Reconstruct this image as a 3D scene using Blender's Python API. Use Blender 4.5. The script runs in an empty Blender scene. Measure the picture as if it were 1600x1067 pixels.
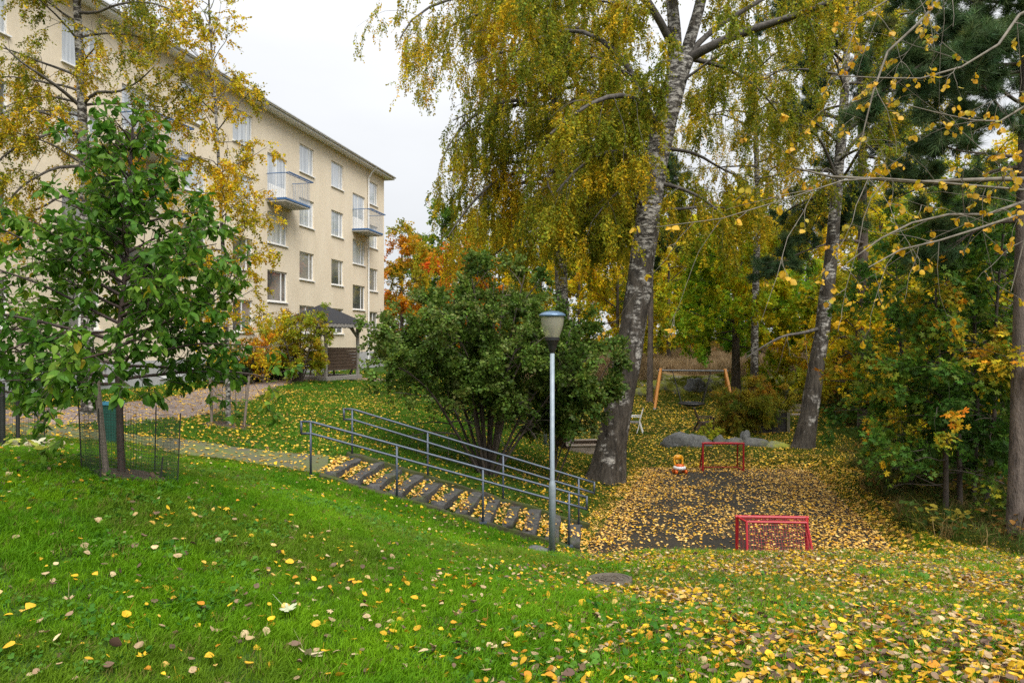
import bpy, math, random
import numpy as np
from mathutils import Vector, Matrix
R = math.radians
random.seed(5)
RNG = np.random.default_rng(11)
SC = bpy.context.scene
COL = SC.collection

# ------------------------------------------------------------------ camera
F, CX, HY, CZ = 1067.0, 800.0, 530.0, 1.6          # focal length and horizon in photo pixels, eye height
cam = bpy.data.cameras.new('camera')
cam.lens, cam.sensor_width = 24.0, 36.0
cam.shift_y = -3.5 / 1600
cam.clip_end = 2000
cam_o = bpy.data.objects.new('camera', cam)
cam_o.location = (0, 0, CZ)
cam_o.rotation_euler = (R(90), 0, 0)
COL.objects.link(cam_o)
SC.camera = cam_o

# ------------------------------------------------------------------ world and sun (overcast)
SUN_EL, SUN_AZ = 52, 154                            # azimuth clockwise from +Y
W = bpy.data.worlds.new('World'); SC.world = W; W.use_nodes = True
nt = W.node_tree; nt.nodes.clear()
out = nt.nodes.new('ShaderNodeOutputWorld')
bg = nt.nodes.new('ShaderNodeBackground')
sky = nt.nodes.new('ShaderNodeTexSky'); sky.sky_type = 'NISHITA'; sky.sun_disc = False
sky.sun_elevation = R(SUN_EL); sky.sun_rotation = R(SUN_AZ)
tc = nt.nodes.new('ShaderNodeTexCoord')
sep = nt.nodes.new('ShaderNodeSeparateXYZ')
mp = nt.nodes.new('ShaderNodeMapping'); mp.inputs['Scale'].default_value = (1.0, 1.0, 2.6)
nz = nt.nodes.new('ShaderNodeTexNoise'); nz.inputs['Scale'].default_value = 1.6; nz.inputs['Detail'].default_value = 5
rmp = nt.nodes.new('ShaderNodeMapRange')
rmp.inputs['From Min'].default_value = 0.3; rmp.inputs['From Max'].default_value = 0.72
rmp.inputs['To Min'].default_value = 0.86; rmp.inputs['To Max'].default_value = 1.05
grad = nt.nodes.new('ShaderNodeMapRange')           # overcast sky: the zenith is brighter than the horizon
grad.inputs['From Min'].default_value = 0.0; grad.inputs['From Max'].default_value = 1.0
grad.inputs['To Min'].default_value = 3.15; grad.inputs['To Max'].default_value = 10.5
mul = nt.nodes.new('ShaderNodeMath'); mul.operation = 'MULTIPLY'
cl = nt.nodes.new('ShaderNodeMix'); cl.data_type = 'RGBA'; cl.blend_type = 'MULTIPLY'; cl.inputs[0].default_value = 1
cl.inputs[6].default_value = (0.965, 0.98, 1.0, 1)
mx = nt.nodes.new('ShaderNodeMix'); mx.data_type = 'RGBA'; mx.inputs[0].default_value = 0.96
lk = nt.links.new
lk(tc.outputs['Generated'], sep.inputs[0]); lk(tc.outputs['Generated'], mp.inputs['Vector'])
lk(mp.outputs[0], nz.inputs['Vector']); lk(nz.outputs['Fac'], rmp.inputs['Value'])
pw = nt.nodes.new('ShaderNodeMath'); pw.operation = 'POWER'; pw.use_clamp = True; pw.inputs[1].default_value = 2.2
lk(sep.outputs['Z'], pw.inputs[0]); lk(pw.outputs[0], grad.inputs['Value'])
lk(grad.outputs[0], mul.inputs[0]); lk(rmp.outputs[0], mul.inputs[1])
lk(mul.outputs[0], cl.inputs[7]); lk(sky.outputs[0], mx.inputs[6]); lk(cl.outputs[2], mx.inputs[7])
lk(mx.outputs[2], bg.inputs['Color']); bg.inputs['Strength'].default_value = 0.085
lk(bg.outputs[0], out.inputs['Surface'])
sun = bpy.data.lights.new('sun', 'SUN'); sun.energy = 1.5; sun.angle = R(42); sun.color = (1.0, 0.965, 0.91)
sun_o = bpy.data.objects.new('sun', sun)
_az, _el = R(SUN_AZ), R(SUN_EL)
_to = Vector((math.sin(_az) * math.cos(_el), math.cos(_az) * math.cos(_el), math.sin(_el)))
sun_o.rotation_euler = (-_to).to_track_quat('-Z', 'Y').to_euler(); sun_o.location = (0, 0, 40)
COL.objects.link(sun_o)
SC.view_settings.view_transform = 'Standard'; SC.view_settings.look = 'None'
SC.view_settings.gamma = 1; SC.view_settings.use_curve_mapping = False
SC.view_settings.exposure = 1.65
SC.cycles.max_bounces = 10; SC.cycles.diffuse_bounces = 7; SC.cycles.glossy_bounces = 3
SC.cycles.transmission_bounces = 5; SC.cycles.transparent_max_bounces = 12
SC.cycles.use_denoising = False
SC.cycles.caustics_reflective = False; SC.cycles.caustics_refractive = False

# ------------------------------------------------------------------ helpers
def nrm(v):
    return v / np.maximum(np.linalg.norm(v, axis=-1, keepdims=True), 1e-9)

def P(px, py, d):
    """a point seen at photo pixel (px, py) that stands d metres ahead"""
    return np.array([(px - CX) / F * d, d, CZ + (HY - py) / F * d])

def PP(*a):
    return np.array([P(*q) for q in a])

def _hash(ix, iy, iz):
    h = (ix * 374761393 + iy * 668265263 + iz * 2147483647) & 0xffffffff
    h = ((h ^ (h >> 13)) * 1274126177) & 0xffffffff
    return ((h ^ (h >> 16)) & 0xffff) / 65535.0

def vnoise(p):
    p = np.asarray(p, float); i = np.floor(p).astype(np.int64); f = p - i; f = f * f * (3 - 2 * f)
    r = 0
    for dx in (0, 1):
        for dy in (0, 1):
            for dz in (0, 1):
                w = (f[..., 0] if dx else 1 - f[..., 0]) * (f[..., 1] if dy else 1 - f[..., 1]) * (f[..., 2] if dz else 1 - f[..., 2])
                r = r + w * _hash(i[..., 0] + dx, i[..., 1] + dy, i[..., 2] + dz)
    return r

def sstep(a, b, x):
    t = np.clip((x - a) / (b - a), 0, 1); return t * t * (3 - 2 * t)

class Acc:
    """collects vertices and faces; build() links them as ONE mesh object"""
    def __init__(s): s.V, s.Fq, s.n, s.C = [], [], 0, []
    def add(s, V, faces, col=None):
        V = np.asarray(V, float).reshape(-1, 3)
        for f in (faces if isinstance(faces, list) else [faces]):
            s.Fq.append(np.asarray(f, np.int64) + s.n)
        s.V.append(V); s.n += len(V)
        if col is not None: s.C.append(np.asarray(col, float).reshape(-1, 3))
        return s
    def box(s, c, size, rz=0.0, M=None):
        x, y, z = [q / 2 for q in size]
        v = np.array([[-x, -y, -z], [x, -y, -z], [x, y, -z], [-x, y, -z], [-x, -y, z], [x, -y, z], [x, y, z], [-x, y, z]])
        if M is not None: v = v @ np.asarray(M).T
        if rz: a = np.array([[math.cos(rz), -math.sin(rz), 0], [math.sin(rz), math.cos(rz), 0], [0, 0, 1]]); v = v @ a.T
        s.add(v + np.asarray(c), np.array([[0, 3, 2, 1], [4, 5, 6, 7], [0, 1, 5, 4], [1, 2, 6, 5], [2, 3, 7, 6], [3, 0, 4, 7]])); return s
    def bar(s, a, b, w, h, up=(0, 0, 1)):
        a, b = np.asarray(a, float), np.asarray(b, float); d = nrm(b - a); up = np.asarray(up, float)
        if abs(d @ up) > .98: up = np.array([0, 1.0, 0]) if abs(d[1]) < .9 else np.array([1.0, 0, 0])
        x = nrm(np.cross(d, up)); z = np.cross(x, d)
        M = np.stack([x, d, z], 1)
        return s.box((a + b) / 2, (w, np.linalg.norm(b - a), h), M=M)
    def tube(s, pts, r, sides=8, cap=True):
        pts = np.asarray(pts, float); r = np.broadcast_to(np.asarray(r, float), (len(pts),))
        V, f = tubes(pts[None], r[None], sides)
        fs = [f]
        if cap:
            n = len(pts); fs += [np.arange(sides)[::-1][None], (np.arange(sides) + (n - 1) * sides)[None]]
        s.add(V, fs); return s
    def lathe(s, prof, c=(0, 0, 0), sides=24):
        prof = np.asarray(prof, float); a = np.arange(sides) / sides * 2 * np.pi
        V = np.stack([prof[:, None, 0] * np.cos(a), prof[:, None, 0] * np.sin(a), np.broadcast_to(prof[:, None, 1], (len(prof), sides))], -1) + np.asarray(c)
        s.add(V.reshape(-1, 3), quads(len(prof), sides)); return s
    def build(s, name, mat, parent=None, smooth=False):
        return link_mesh(name, mesh_of(name, np.concatenate(s.V), s.Fq, mat, np.concatenate(s.C) if s.C else None, smooth), parent)

def quads(n, m):
    i = np.arange(n - 1)[:, None] * m; j = np.arange(m)[None]; k = (j + 1) % m
    return np.stack([i + j, i + k, i + m + k, i + m + j], -1).reshape(-1, 4)

def mesh_of(name, V, faces, mat, col=None, smooth=False):
    me = bpy.data.meshes.new(name)
    me.vertices.add(len(V)); me.vertices.foreach_set('co', np.ascontiguousarray(V, np.float32).ravel())
    if faces:
        li = np.concatenate([f.ravel() for f in faces]).astype(np.int32)
        tot = np.concatenate([np.full(len(f), f.shape[1]) for f in faces]).astype(np.int32)
        st = np.concatenate([[0], np.cumsum(tot)[:-1]]).astype(np.int32)
        me.loops.add(len(li)); me.loops.foreach_set('vertex_index', li)
        me.polygons.add(len(tot)); me.polygons.foreach_set('loop_start', st); me.polygons.foreach_set('loop_total', tot)
        me.polygons.foreach_set('use_smooth', np.full(len(tot), smooth, bool))
    me.update(calc_edges=True)
    if col is not None:
        at = me.color_attributes.new('Col', 'FLOAT_COLOR', 'POINT')
        c = np.ones((len(V), 4), np.float32); c[:, :3] = col; at.data.foreach_set('color', c.ravel())
    if mat is not None: me.materials.append(mat)
    return me

def link_mesh(name, me, parent=None):
    o = bpy.data.objects.new(name, me); COL.objects.link(o)
    if parent is not None: o.parent = parent
    return o

def tag(o, label=None, cat=None, group=None, kind=None):
    if label: o['label'] = label
    if cat: o['category'] = cat
    if group: o['group'] = group
    if kind: o['kind'] = kind
    return o

def empty(name, label, cat, loc=(0, 0, 0), rz=0.0, group=None):
    o = bpy.data.objects.new(name, None); COL.objects.link(o); o.empty_display_size = .2
    o.location = [float(q) for q in loc]; o.rotation_euler = (0, 0, rz)
    return tag(o, label, cat, group)

def dup(o, label, loc=None, rz=None):
    c = o.copy(); COL.objects.link(c); c['label'] = label
    if loc is not None: c.location = [float(q) for q in loc]
    if rz is not None: c.rotation_euler = (0, 0, rz)
    for ch in list(o.children):
        k = ch.copy(); COL.objects.link(k); k.parent = c
        for g in list(ch.children):
            h = g.copy(); COL.objects.link(h); h.parent = k
    return c

def tubes(Pt, rad, m):
    """many tubes at once: Pt (n,k,3), rad (n,k)"""
    n, k, _ = Pt.shape
    T = np.empty_like(Pt); T[:, 1:-1] = Pt[:, 2:] - Pt[:, :-2]; T[:, 0] = Pt[:, 1] - Pt[:, 0]; T[:, -1] = Pt[:, -1] - Pt[:, -2]
    T = nrm(T); mean = nrm(Pt[:, -1] - Pt[:, 0])
    ref = np.where(np.abs(mean[:, 2:3]) > .8, np.array([[1.0, 0.13, 0]]), np.array([[0.0, 0.1, 1]]))
    U = nrm(np.cross(np.broadcast_to(ref[:, None], Pt.shape), T)); Vv = np.cross(T, U)
    a = np.arange(m) / m * 2 * np.pi
    V = Pt[:, :, None] + rad[:, :, None, None] * (U[:, :, None] * np.cos(a)[:, None] + Vv[:, :, None] * np.sin(a)[:, None])
    q = quads(k, m); f = (q[None] + (np.arange(n) * k * m)[:, None, None]).reshape(-1, 4)
    return V.reshape(-1, 3), f

def resample(pts, k):
    pts = np.asarray(pts, float); d = np.concatenate([[0], np.cumsum(np.linalg.norm(np.diff(pts, axis=0), axis=1))])
    # catmull-rom style smoothing through a fine cubic interpolation
    t = np.linspace(0, d[-1], k); i = np.clip(np.searchsorted(d, t, 'right') - 1, 0, len(pts) - 2)
    u = ((t - d[i]) / np.maximum(d[i + 1] - d[i], 1e-9))[:, None]
    p1, p2 = pts[i], pts[i + 1]; p0 = pts[np.maximum(i - 1, 0)]; p3 = pts[np.minimum(i + 2, len(pts) - 1)]
    return .5 * (2 * p1 + (p2 - p0) * u + (2 * p0 - 5 * p1 + 4 * p2 - p3) * u ** 2 + (3 * p1 - p0 - 3 * p2 + p3) * u ** 3)

# ------------------------------------------------------------------ materials
def mat(name, build):
    m = bpy.data.materials.new(name); m.use_nodes = True
    t = m.node_tree; t.nodes.clear(); o = t.nodes.new('ShaderNodeOutputMaterial')
    build(t, o); return m

def N(t, kind, **kw):
    n = t.nodes.new(kind)
    for k, v in kw.items():
        if k in n.inputs: n.inputs[k].default_value = v
        else: setattr(n, k, v)
    return n

def ramp(t, fac, stops):
    r = t.nodes.new('ShaderNodeValToRGB'); e = r.color_ramp.elements
    while len(e) < len(stops): e.new(.5)
    for q, (p, c) in zip(e, stops): q.position = p; q.color = (*c, 1)
    t.links.new(fac, r.inputs[0]); return r.outputs[0]

def noise(t, scale, detail=4, coord='Object', sc=(1, 1, 1), rough=.55):
    c = t.nodes.new('ShaderNodeTexCoord'); m = t.nodes.new('ShaderNodeMapping'); m.inputs['Scale'].default_value = sc
    n = N(t, 'ShaderNodeTexNoise', Scale=scale, Detail=detail, Roughness=rough)
    t.links.new(c.outputs[coord], m.inputs[0]); t.links.new(m.outputs[0], n.inputs['Vector']); return n.outputs['Fac']

def mixc(t, fac, a, b, mode='MIX'):
    m = t.nodes.new('ShaderNodeMix'); m.data_type = 'RGBA'; m.blend_type = mode
    for s, v in ((0, fac), (6, a), (7, b)):
        if hasattr(v, 'is_linked') or hasattr(v, 'links'): t.links.new(v, m.inputs[s])
        else: m.inputs[s].default_value = v if s == 0 else (*v, 1)
    return m.outputs[2]

def bump(t, h, strength=.4, dist=.01):
    b = N(t, 'ShaderNodeBump', Strength=strength, Distance=dist); t.links.new(h, b.inputs['Height']); return b.outputs[0]

def simple(name, c1, c2=None, scale=8, rough=.7, metal=0, bmp=0.25, bd=.005, sc=(1, 1, 1), spec=.5):
    def f(t, o):
        p = N(t, 'ShaderNodeBsdfPrincipled', Roughness=rough, Metallic=metal)
        p.inputs['Specular IOR Level'].default_value = spec
        n = noise(t, scale, 5, sc=sc)
        cc = ramp(t, n, [(.3, c1), (.7, c2 or tuple(q * .75 for q in c1))])
        t.links.new(cc, p.inputs['Base Color'])
        if bmp: t.links.new(bump(t, noise(t, scale * 4, 3, sc=sc), bmp, bd), p.inputs['Normal'])
        t.links.new(p.outputs[0], o.inputs[0])
    return mat(name, f)

def leafy(name, transl=.4, rough=.5, spec=.35, attr='Col', inst=False, both=False):
    """a thin leaf: its colour comes from the leaf itself, some light passes through"""
    def f(t, o):
        a = N(t, 'ShaderNodeAttribute', attribute_name=attr)
        if inst: a.attribute_type = 'INSTANCER'
        p = N(t, 'ShaderNodeBsdfPrincipled', Roughness=rough); p.inputs['Specular IOR Level'].default_value = spec
        tr = N(t, 'ShaderNodeBsdfTranslucent'); m = N(t, 'ShaderNodeMixShader', Fac=transl)
        n = noise(t, 60, 2)
        c = mixc(t, 1.0, a.outputs['Color'], ramp(t, n, [(.3, (.75, .75, .75)), (.7, (1.15, 1.15, 1.15))]), 'MULTIPLY')
        if both:
            b_ = N(t, 'ShaderNodeAttribute', attribute_name='gcol'); b_.attribute_type = 'INSTANCER'; c = mixc(t, 1.0, c, b_.outputs['Color'], 'MULTIPLY')
        t.links.new(c, p.inputs['Base Color']); t.links.new(c, tr.inputs['Color'])
        t.links.new(p.outputs[0], m.inputs[1]); t.links.new(tr.outputs[0], m.inputs[2]); t.links.new(m.outputs[0], o.inputs[0])
    return mat(name, f)

M_LEAF = leafy('leaf', .42)
M_LEAF_DARK = leafy('leaf_waxy', .42, .55, .2)
M_DRY = leafy('leaf_dry', .18, .65, .25)
M_NEEDLE = leafy('needle', .2, .6, .2)
M_SPRAY = leafy('leaf_on_twig', .52, .55, .18, both=True)
M_SPRAY_DARK = leafy('leaf_on_twig_waxy', .42, .55, .2, both=True)
M_SPRAY_NEEDLE = leafy('needle_on_twig', .2, .6, .2, both=True)
M_GRASS = leafy('grass_blade', .38, .6, .12, 'gcol', True)

def _birch(dark):
    def f(t, o):
        p = N(t, 'ShaderNodeBsdfPrincipled', Roughness=.8); p.inputs['Specular IOR Level'].default_value = .25
        c = t.nodes.new('ShaderNodeTexCoord'); s = N(t, 'ShaderNodeSeparateXYZ'); t.links.new(c.outputs['Object'], s.inputs[0])
        streak = noise(t, 5.5, 7, sc=(1, 1, 2.4), rough=.72); big = noise(t, 2.2, 4, sc=(1, 1, .7), rough=.6)
        base = ramp(t, streak, [(.42, (.030, .026, .022)), (.50, (.12, .11, .097)), (.56, (.38, .36, .33)), (.74, (.55, .53, .49))])
        fiss = noise(t, 9, 6, sc=(1, 1, .25), rough=.75)
        dk = ramp(t, fiss, [(.35, (.018, .015, .012)), (.6, (.085, .072, .058)), (.75, (.17, .15, .12))])
        mr = N(t, 'ShaderNodeMapRange'); mr.inputs['From Min'].default_value = dark[0]; mr.inputs['From Max'].default_value = dark[1]
        mr.inputs['To Min'].default_value = dark[2]; mr.inputs['To Max'].default_value = dark[3]
        t.links.new(s.outputs['Z'], mr.inputs['Value'])
        ad = N(t, 'ShaderNodeMath', operation='ADD'); t.links.new(mr.outputs[0], ad.inputs[0]); t.links.new(big, ad.inputs[1])
        st = ramp(t, ad.outputs[0], [(.60, (0, 0, 0)), (.68, (1, 1, 1))])
        cc = mixc(t, st, dk, base)
        t.links.new(cc, p.inputs['Base Color'])
        t.links.new(bump(t, fiss, .9, .04), p.inputs['Normal']); t.links.new(p.outputs[0], o.inputs[0])
    return f
M_BIRCH = mat('birch_bark_old', _birch((-2.2, 5.0, .015, .19)))
M_BIRCH_YOUNG = mat('birch_bark_young', _birch((-.5, .8, .1, .55)))
M_BIRCH_MID = mat('birch_bark_grey', _birch((0, 5, .1, .4)))
M_BARK = simple('bark_dark', (.035, .027, .021), (.085, .066, .05), 12, .85, 0, .8, .02, (1, 1, .3))
M_LIMB = simple('bark_birch_limb', (.040, .034, .029), (.125, .112, .098), 9, .85, 0, .5, .01)
M_PINE = simple('bark_pine', (.042, .032, .026), (.155, .122, .10), 9, .9, 0, .9, .03, (1, 1, .28))
M_ASPENBARK = simple('bark_grey', (.085, .072, .052), (.19, .165, .125), 16, .8, 0, .5, .006, (1, 1, .6))
M_CHERRY = simple('bark_cherry', (.03, .018, .015), (.07, .042, .034), 20, .6, 0, .4, .004, (1, 1, 2))

# leaf colours (linear), ordered green to yellow to orange
def lin(h):
    c = np.array([int(h[i:i + 2], 16) for i in (0, 2, 4)]) / 255.0
    return np.where(c <= .04045, c / 12.92, ((c + .055) / 1.055) ** 2.4)
PAL = {
    'birch': ([(.165, .215, .018), (.25, .275, .019), (.38, .34, .019), (.56, .42, .018), (.66, .43, .015)], [.22, .25, .22, .19, .12]),
    'birch_left': ([(.15, .18, .018), (.26, .26, .018), (.48, .38, .018), (.70, .47, .017), (.72, .42, .015)], [.26, .2, .2, .2, .14]),
    'birch_yellow': ([(.15, .17, .016), (.28, .24, .018), (.56, .44, .020), (.72, .51, .020), (.70, .43, .018)], [.12, .14, .22, .30, .22]),
    'birch_gold': ([(.15, .19, .018), (.25, .265, .019), (.42, .36, .019), (.62, .44, .017), (.68, .41, .015)], [.20, .21, .22, .22, .15]),
    'cherry': ([(.045, .130, .012), (.068, .172, .014), (.11, .22, .017), (.17, .28, .03), (.50, .40, .03)], [.27, .31, .23, .15, .04]),
    'shrub': ([(.062, .118, .016), (.090, .160, .021), (.13, .20, .030), (.21, .265, .085), (.34, .29, .03)], [.25, .30, .26, .17, .02]),
    'maple_mix': ([(.050, .125, .016), (.075, .165, .018), (.13, .21, .018), (.38, .34, .02), (.62, .40, .018), (.60, .24, .015)], [.28, .27, .19, .12, .10, .04]),
    'maple_green': ([(.13, .30, .018), (.22, .37, .018), (.38, .45, .018), (.64, .55, .018), (.74, .52, .016)], [.24, .26, .22, .16, .12]),
    'forest_yellow': ([(.15, .22, .016), (.32, .35, .017), (.56, .47, .018), (.74, .57, .017), (.74, .46, .015)], [.14, .20, .26, .26, .14]),
    'forest_green': ([(.055, .12, .014), (.10, .18, .015), (.20, .26, .016), (.44, .40, .018), (.62, .42, .015)], [.26, .26, .22, .15, .11]),
    'orange': ([(.36, .22, .016), (.58, .25, .014), (.66, .21, .012), (.66, .15, .012), (.55, .08, .012)], [.18, .24, .28, .2, .1]),
    'orange_soft': ([(.22, .24, .018), (.40, .30, .017), (.60, .33, .015), (.62, .24, .013), (.55, .15, .012)], [.22, .22, .24, .2, .12]),
    'lime': ([(.17, .25, .018), (.30, .36, .022), (.44, .40, .022), (.50, .33, .02), (.32, .17, .02)], [.25, .3, .25, .12, .08]),
    'ever': ([(.014, .036, .014), (.024, .052, .018), (.036, .074, .022)], [.4, .4, .2]),
    'pine': ([(.045, .088, .036), (.068, .12, .044), (.10, .155, .052), (.18, .15, .03)], [.32, .38, .26, .04]),
    'juniper': ([(.06, .115, .014), (.10, .155, .016), (.19, .20, .016), (.34, .22, .02), (.36, .15, .02)], [.28, .28, .2, .16, .08]),
    'rusty': ([(.10, .17, .016), (.19, .22, .018), (.32, .28, .02), (.38, .24, .02), (.36, .17, .02)], [.28, .26, .2, .16, .1]),
    'aspen': ([(.20, .28, .022), (.48, .38, .020), (.62, .38, .017), (.64, .32, .015), (.56, .23, .015)], [.14, .22, .32, .22, .10]),
    'lawn_leaf': ([(.085, .05, .034), (.16, .10, .065), (.37, .26, .14), (.54, .41, .23), (.60, .35, .02), (.62, .385, .016), (.48, .20, .014)], [.12, .13, .13, .13, .22, .19, .08]),
    'court_leaf': ([(.18, .095, .04), (.44, .23, .06), (.68, .40, .085), (.76, .50, .16), (.76, .44, .03), (.68, .31, .02)], [.10, .16, .22, .20, .19, .13]),
    'far_leaf': ([(.20, .11, .035), (.46, .25, .04), (.68, .44, .06), (.74, .48, .025), (.66, .34, .02)], [.18, .24, .24, .22, .12]),
}
def leaf_colours(pos, pal, rng, freq=1.1, coh=.5):
    c, w = PAL[pal]; c = np.array(c); cum = np.cumsum(w) / np.sum(w)
    n = len(pos); v = vnoise(pos * freq) * .65 + vnoise(pos * freq * 3.1 + 7) * .35
    q = rng.random(n) * (1 - coh) + np.clip((v - .5) * 2.2 + .5, 0, 1) * coh
    i = np.clip(np.searchsorted(cum, q), 0, len(c) - 1)
    j = np.clip(i + rng.integers(-1, 2, n), 0, len(c) - 1); m = rng.random(n)[:, None] * .45
    return (c[i] * (1 - m) + c[j] * m) * (1 + rng.normal(0, .16, n)).clip(.55, 1.5)[:, None]

# leaf outlines: x along the leaf, y across, z out of the leaf
T_DIAMOND = (np.array([[0, 0, 0], [.45, .36, .05], [1, 0, -.05], [.45, -.36, .05]]), [np.array([[0, 2, 1], [0, 3, 2]])])
T_OVAL = (np.array([[0, 0, 0], [.28, .24, .06], [.68, .22, .05], [1, 0, -.08], [.68, -.22, .05], [.28, -.24, .06]]), [np.array([[0, 3, 2, 1], [0, 5, 4, 3]])])
T_ASPEN = (np.array([[0, 0, 0], [.5, 0, .0], [1, 0, -.06], [.10, .30, .05], [.42, .48, .09], [.78, .28, .02], [.10, -.30, .05], [.42, -.48, .09], [.78, -.28, .02],
                     [-.45, .012, -.03], [-.45, -.012, -.03], [0, .012, 0], [0, -.012, 0]]),
           [np.array([[0, 1, 4, 3], [1, 2, 5, 4], [0, 6, 7, 1], [1, 7, 8, 2], [9, 10, 12, 11]])])
T_CHERRY = (np.array([[0, 0, 0], [.5, 0, -.03], [1, 0, -.16], [.14, .17, .05], [.45, .27, .06], [.78, .17, -.02], [.14, -.17, .05], [.45, -.27, .06], [.78, -.17, -.02],
                      [-.14, .01, 0.02], [-.14, -.01, .02], [0, .01, 0], [0, -.01, 0]]),
            [np.array([[0, 1, 4, 3], [1, 2, 5, 4], [0, 6, 7, 1], [1, 7, 8, 2], [9, 10, 12, 11]])])
_ang = np.radians([0, 33, 62, 95, 128, 180, 232, 265, 298, 327]); _rad = np.array([.58, .27, .52, .26, .38, .10, .38, .26, .52, .27])
T_MAPLE = (np.concatenate([[[.42, 0, .05]], np.stack([.42 + _rad * np.cos(_ang), _rad * np.sin(_ang), np.where(_rad > .35, -.05, .03)], 1)]),
           [np.array([[0, 1 + i, 1 + (i + 1) % 10] for i in range(10)])])
_o = [(0, .56), (9, .42), (16, .47), (24, .25), (32, .20), (42, .34), (48, .50), (58, .56), (66, .46), (76, .44), (86, .24), (100, .24), (112, .34), (124, .40), (138, .30), (156, .14), (180, .06)]
_o = _o + [(360 - a_, r_) for a_, r_ in _o[-2:0:-1]]; _a = np.radians([q[0] for q in _o]); _r = np.array([q[1] for q in _o]); _m = len(_o)
T_LOBED = (np.concatenate([[[.42, 0, .04]], np.stack([.42 + _r * np.cos(_a), _r * np.sin(_a), .03 * np.cos(_a * 5) - .06 * (_r > .4)], 1), [[.36, .012, 0], [.36, -.012, 0], [-.35, .010, .10], [-.35, -.010, .10]]]),
           [np.array([[0, 1 + i, 1 + (i + 1) % _m] for i in range(_m)]), np.array([[_m + 1, _m + 3, _m + 4, _m + 2]])])
def _needles(n, rng):
    V, Fc = [], []
    for i in range(n):
        a = rng.random() * 6.283; e = R(18 + 55 * rng.random()); d = np.array([math.cos(e), math.sin(e) * math.cos(a), math.sin(e) * math.sin(a)])
        b = np.array([.5 * rng.random(), 0, 0]); s = nrm(np.cross(d, rng.normal(size=3))) * .035
        V += [b - s, b + s, b + d * (.7 + .5 * rng.random())]; Fc.append([3 * i, 3 * i + 1, 3 * i + 2])
    return np.array(V), [np.array(Fc)]
T_NEEDLE = _needles(16, np.random.default_rng(3))
T_SPRAY = (np.concatenate([T_DIAMOND[0] * np.array([.42, .42, .4]) @ np.array([[math.cos(a), math.sin(a), 0], [-math.sin(a), math.cos(a), 0], [0, 0, 1]]) + np.array([x, 0, 0])
                           for x, a in ((.0, .9), (.05, -.9), (.28, .8), (.33, -.8), (.58, .1))]),
           [np.concatenate([np.array([[0, 2, 1], [0, 3, 2]]) + 4 * i for i in range(5)])])

def scatter(acc, T, O, X, Z, size, col, curl=None, wid=1.0):
    tv, tf = T; X = nrm(X); Z = nrm(Z - (Z * X).sum(1, keepdims=True) * X); Y = np.cross(Z, X)
    size = np.broadcast_to(size, (len(O),)); tz = np.broadcast_to(tv[None, :, 2], (len(O), len(tv)))
    if curl is not None: tz = tz + curl[:, None] * ((tv[None, :, 0] - .5) ** 2 * 1.6 + tv[None, :, 1] ** 2 * 1.2)
    V = O[:, None] + size[:, None, None] * (tv[None, :, :1] * X[:, None] + wid * tv[None, :, 1:2] * Y[:, None] + tz[..., None] * Z[:, None])
    m = len(tv)
    fs = [(f[None] + (np.arange(len(O)) * m)[:, None, None]).reshape(-1, f.shape[1]) for f in tf]
    acc.add(V.reshape(-1, 3), fs, np.repeat(col, m, 0))

# ------------------------------------------------------------------ the lie of the land
_ctl = np.array([
    (0, 0, -1.5), (-2.25, 3, -1.47), (0, 3.2, -1.62), (2.3, 3.1, -1.55), (-6, 0, -1.1), (6, 0, -1.6), (0, -6, -1.2), (-8, -6, -.8), (8, -6, -1.5),
    (-3.6, 6.3, -1.24), (-7.5, 10, -1.565), (-6, 10.5, -1.67), (-5.3, 10.9, -1.9), (-3.81, 11.3, -2.22), (-6, 6, -1.1),
    (-3.42, 11.6, -2.34), (.97, 11.6, -3.53), (-1.3, 11.6, -2.92), (.65, 11, -3.48), (-1, 7.5, -2.25),
    (1.8, 9.6, -3.05), (3.6, 9.6, -3.06), (5.4, 9.6, -3.09), (7.2, 9.6, -3.20), (.9, 6.34, -2.30), (2.6, 6.3, -2.28), (5, 6.3, -2.32),
    (-3.09, 13.2, -2.29), (1.27, 13.2, -3.6), (-.9, 13.2, -2.95), (-.49, 15, -3.04), (-3.56, 19, -2.14), (-3.6, 16, -2.38),
    (2.42, 17.8, -3.7), (2, 22.5, -3.66), (4.7, 26.8, -3.65), (7.5, 28, -3.62), (6.5, 23.5, -3.66), (10, 23, -3.62), (7.4, 34, -3.5), (11, 34, -3.42),
    (8, 40, -3.15), (14, 40, -2.9), (10, 60, -1.6), (30, 60, -1.2), (0, 60, -1.8), (-15, 70, -1.6), (60, 60, 0), (0, 40, -2.6), (0, 30, -2.9),
    (-6.1, 15, -1.9), (-8.6, 31, -1.93), (-14, 20, -1.72), (-12, 33, -1.77), (-9, 46, -1.8), (-7.2, 11.3, -1.68), (-10.2, 15.5, -1.62), (-8.76, 17, -1.75),
    (-10.7, 28.5, -1.79), (-6.6, 19, -1.96), (-6.75, 24, -2.02), (-1.87, 20, -2.45), (.98, 21, -3.35), (-5.9, 12.5, -1.88), (-16, 10, -1.55), (-25, 20, -1.6), (-25, 45, -1.7), (-12, 0, -1.0),
    (9.5, 19, -3.45), (7.9, 13.6, -3.5), (8.4, 11.3, -3.52), (14, 20, -3.1), (14, 12, -3.3), (25, 20, -2.4), (12, 5, -2.4), (20, 0, -2), (22, 35, -2.4)], float)
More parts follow.
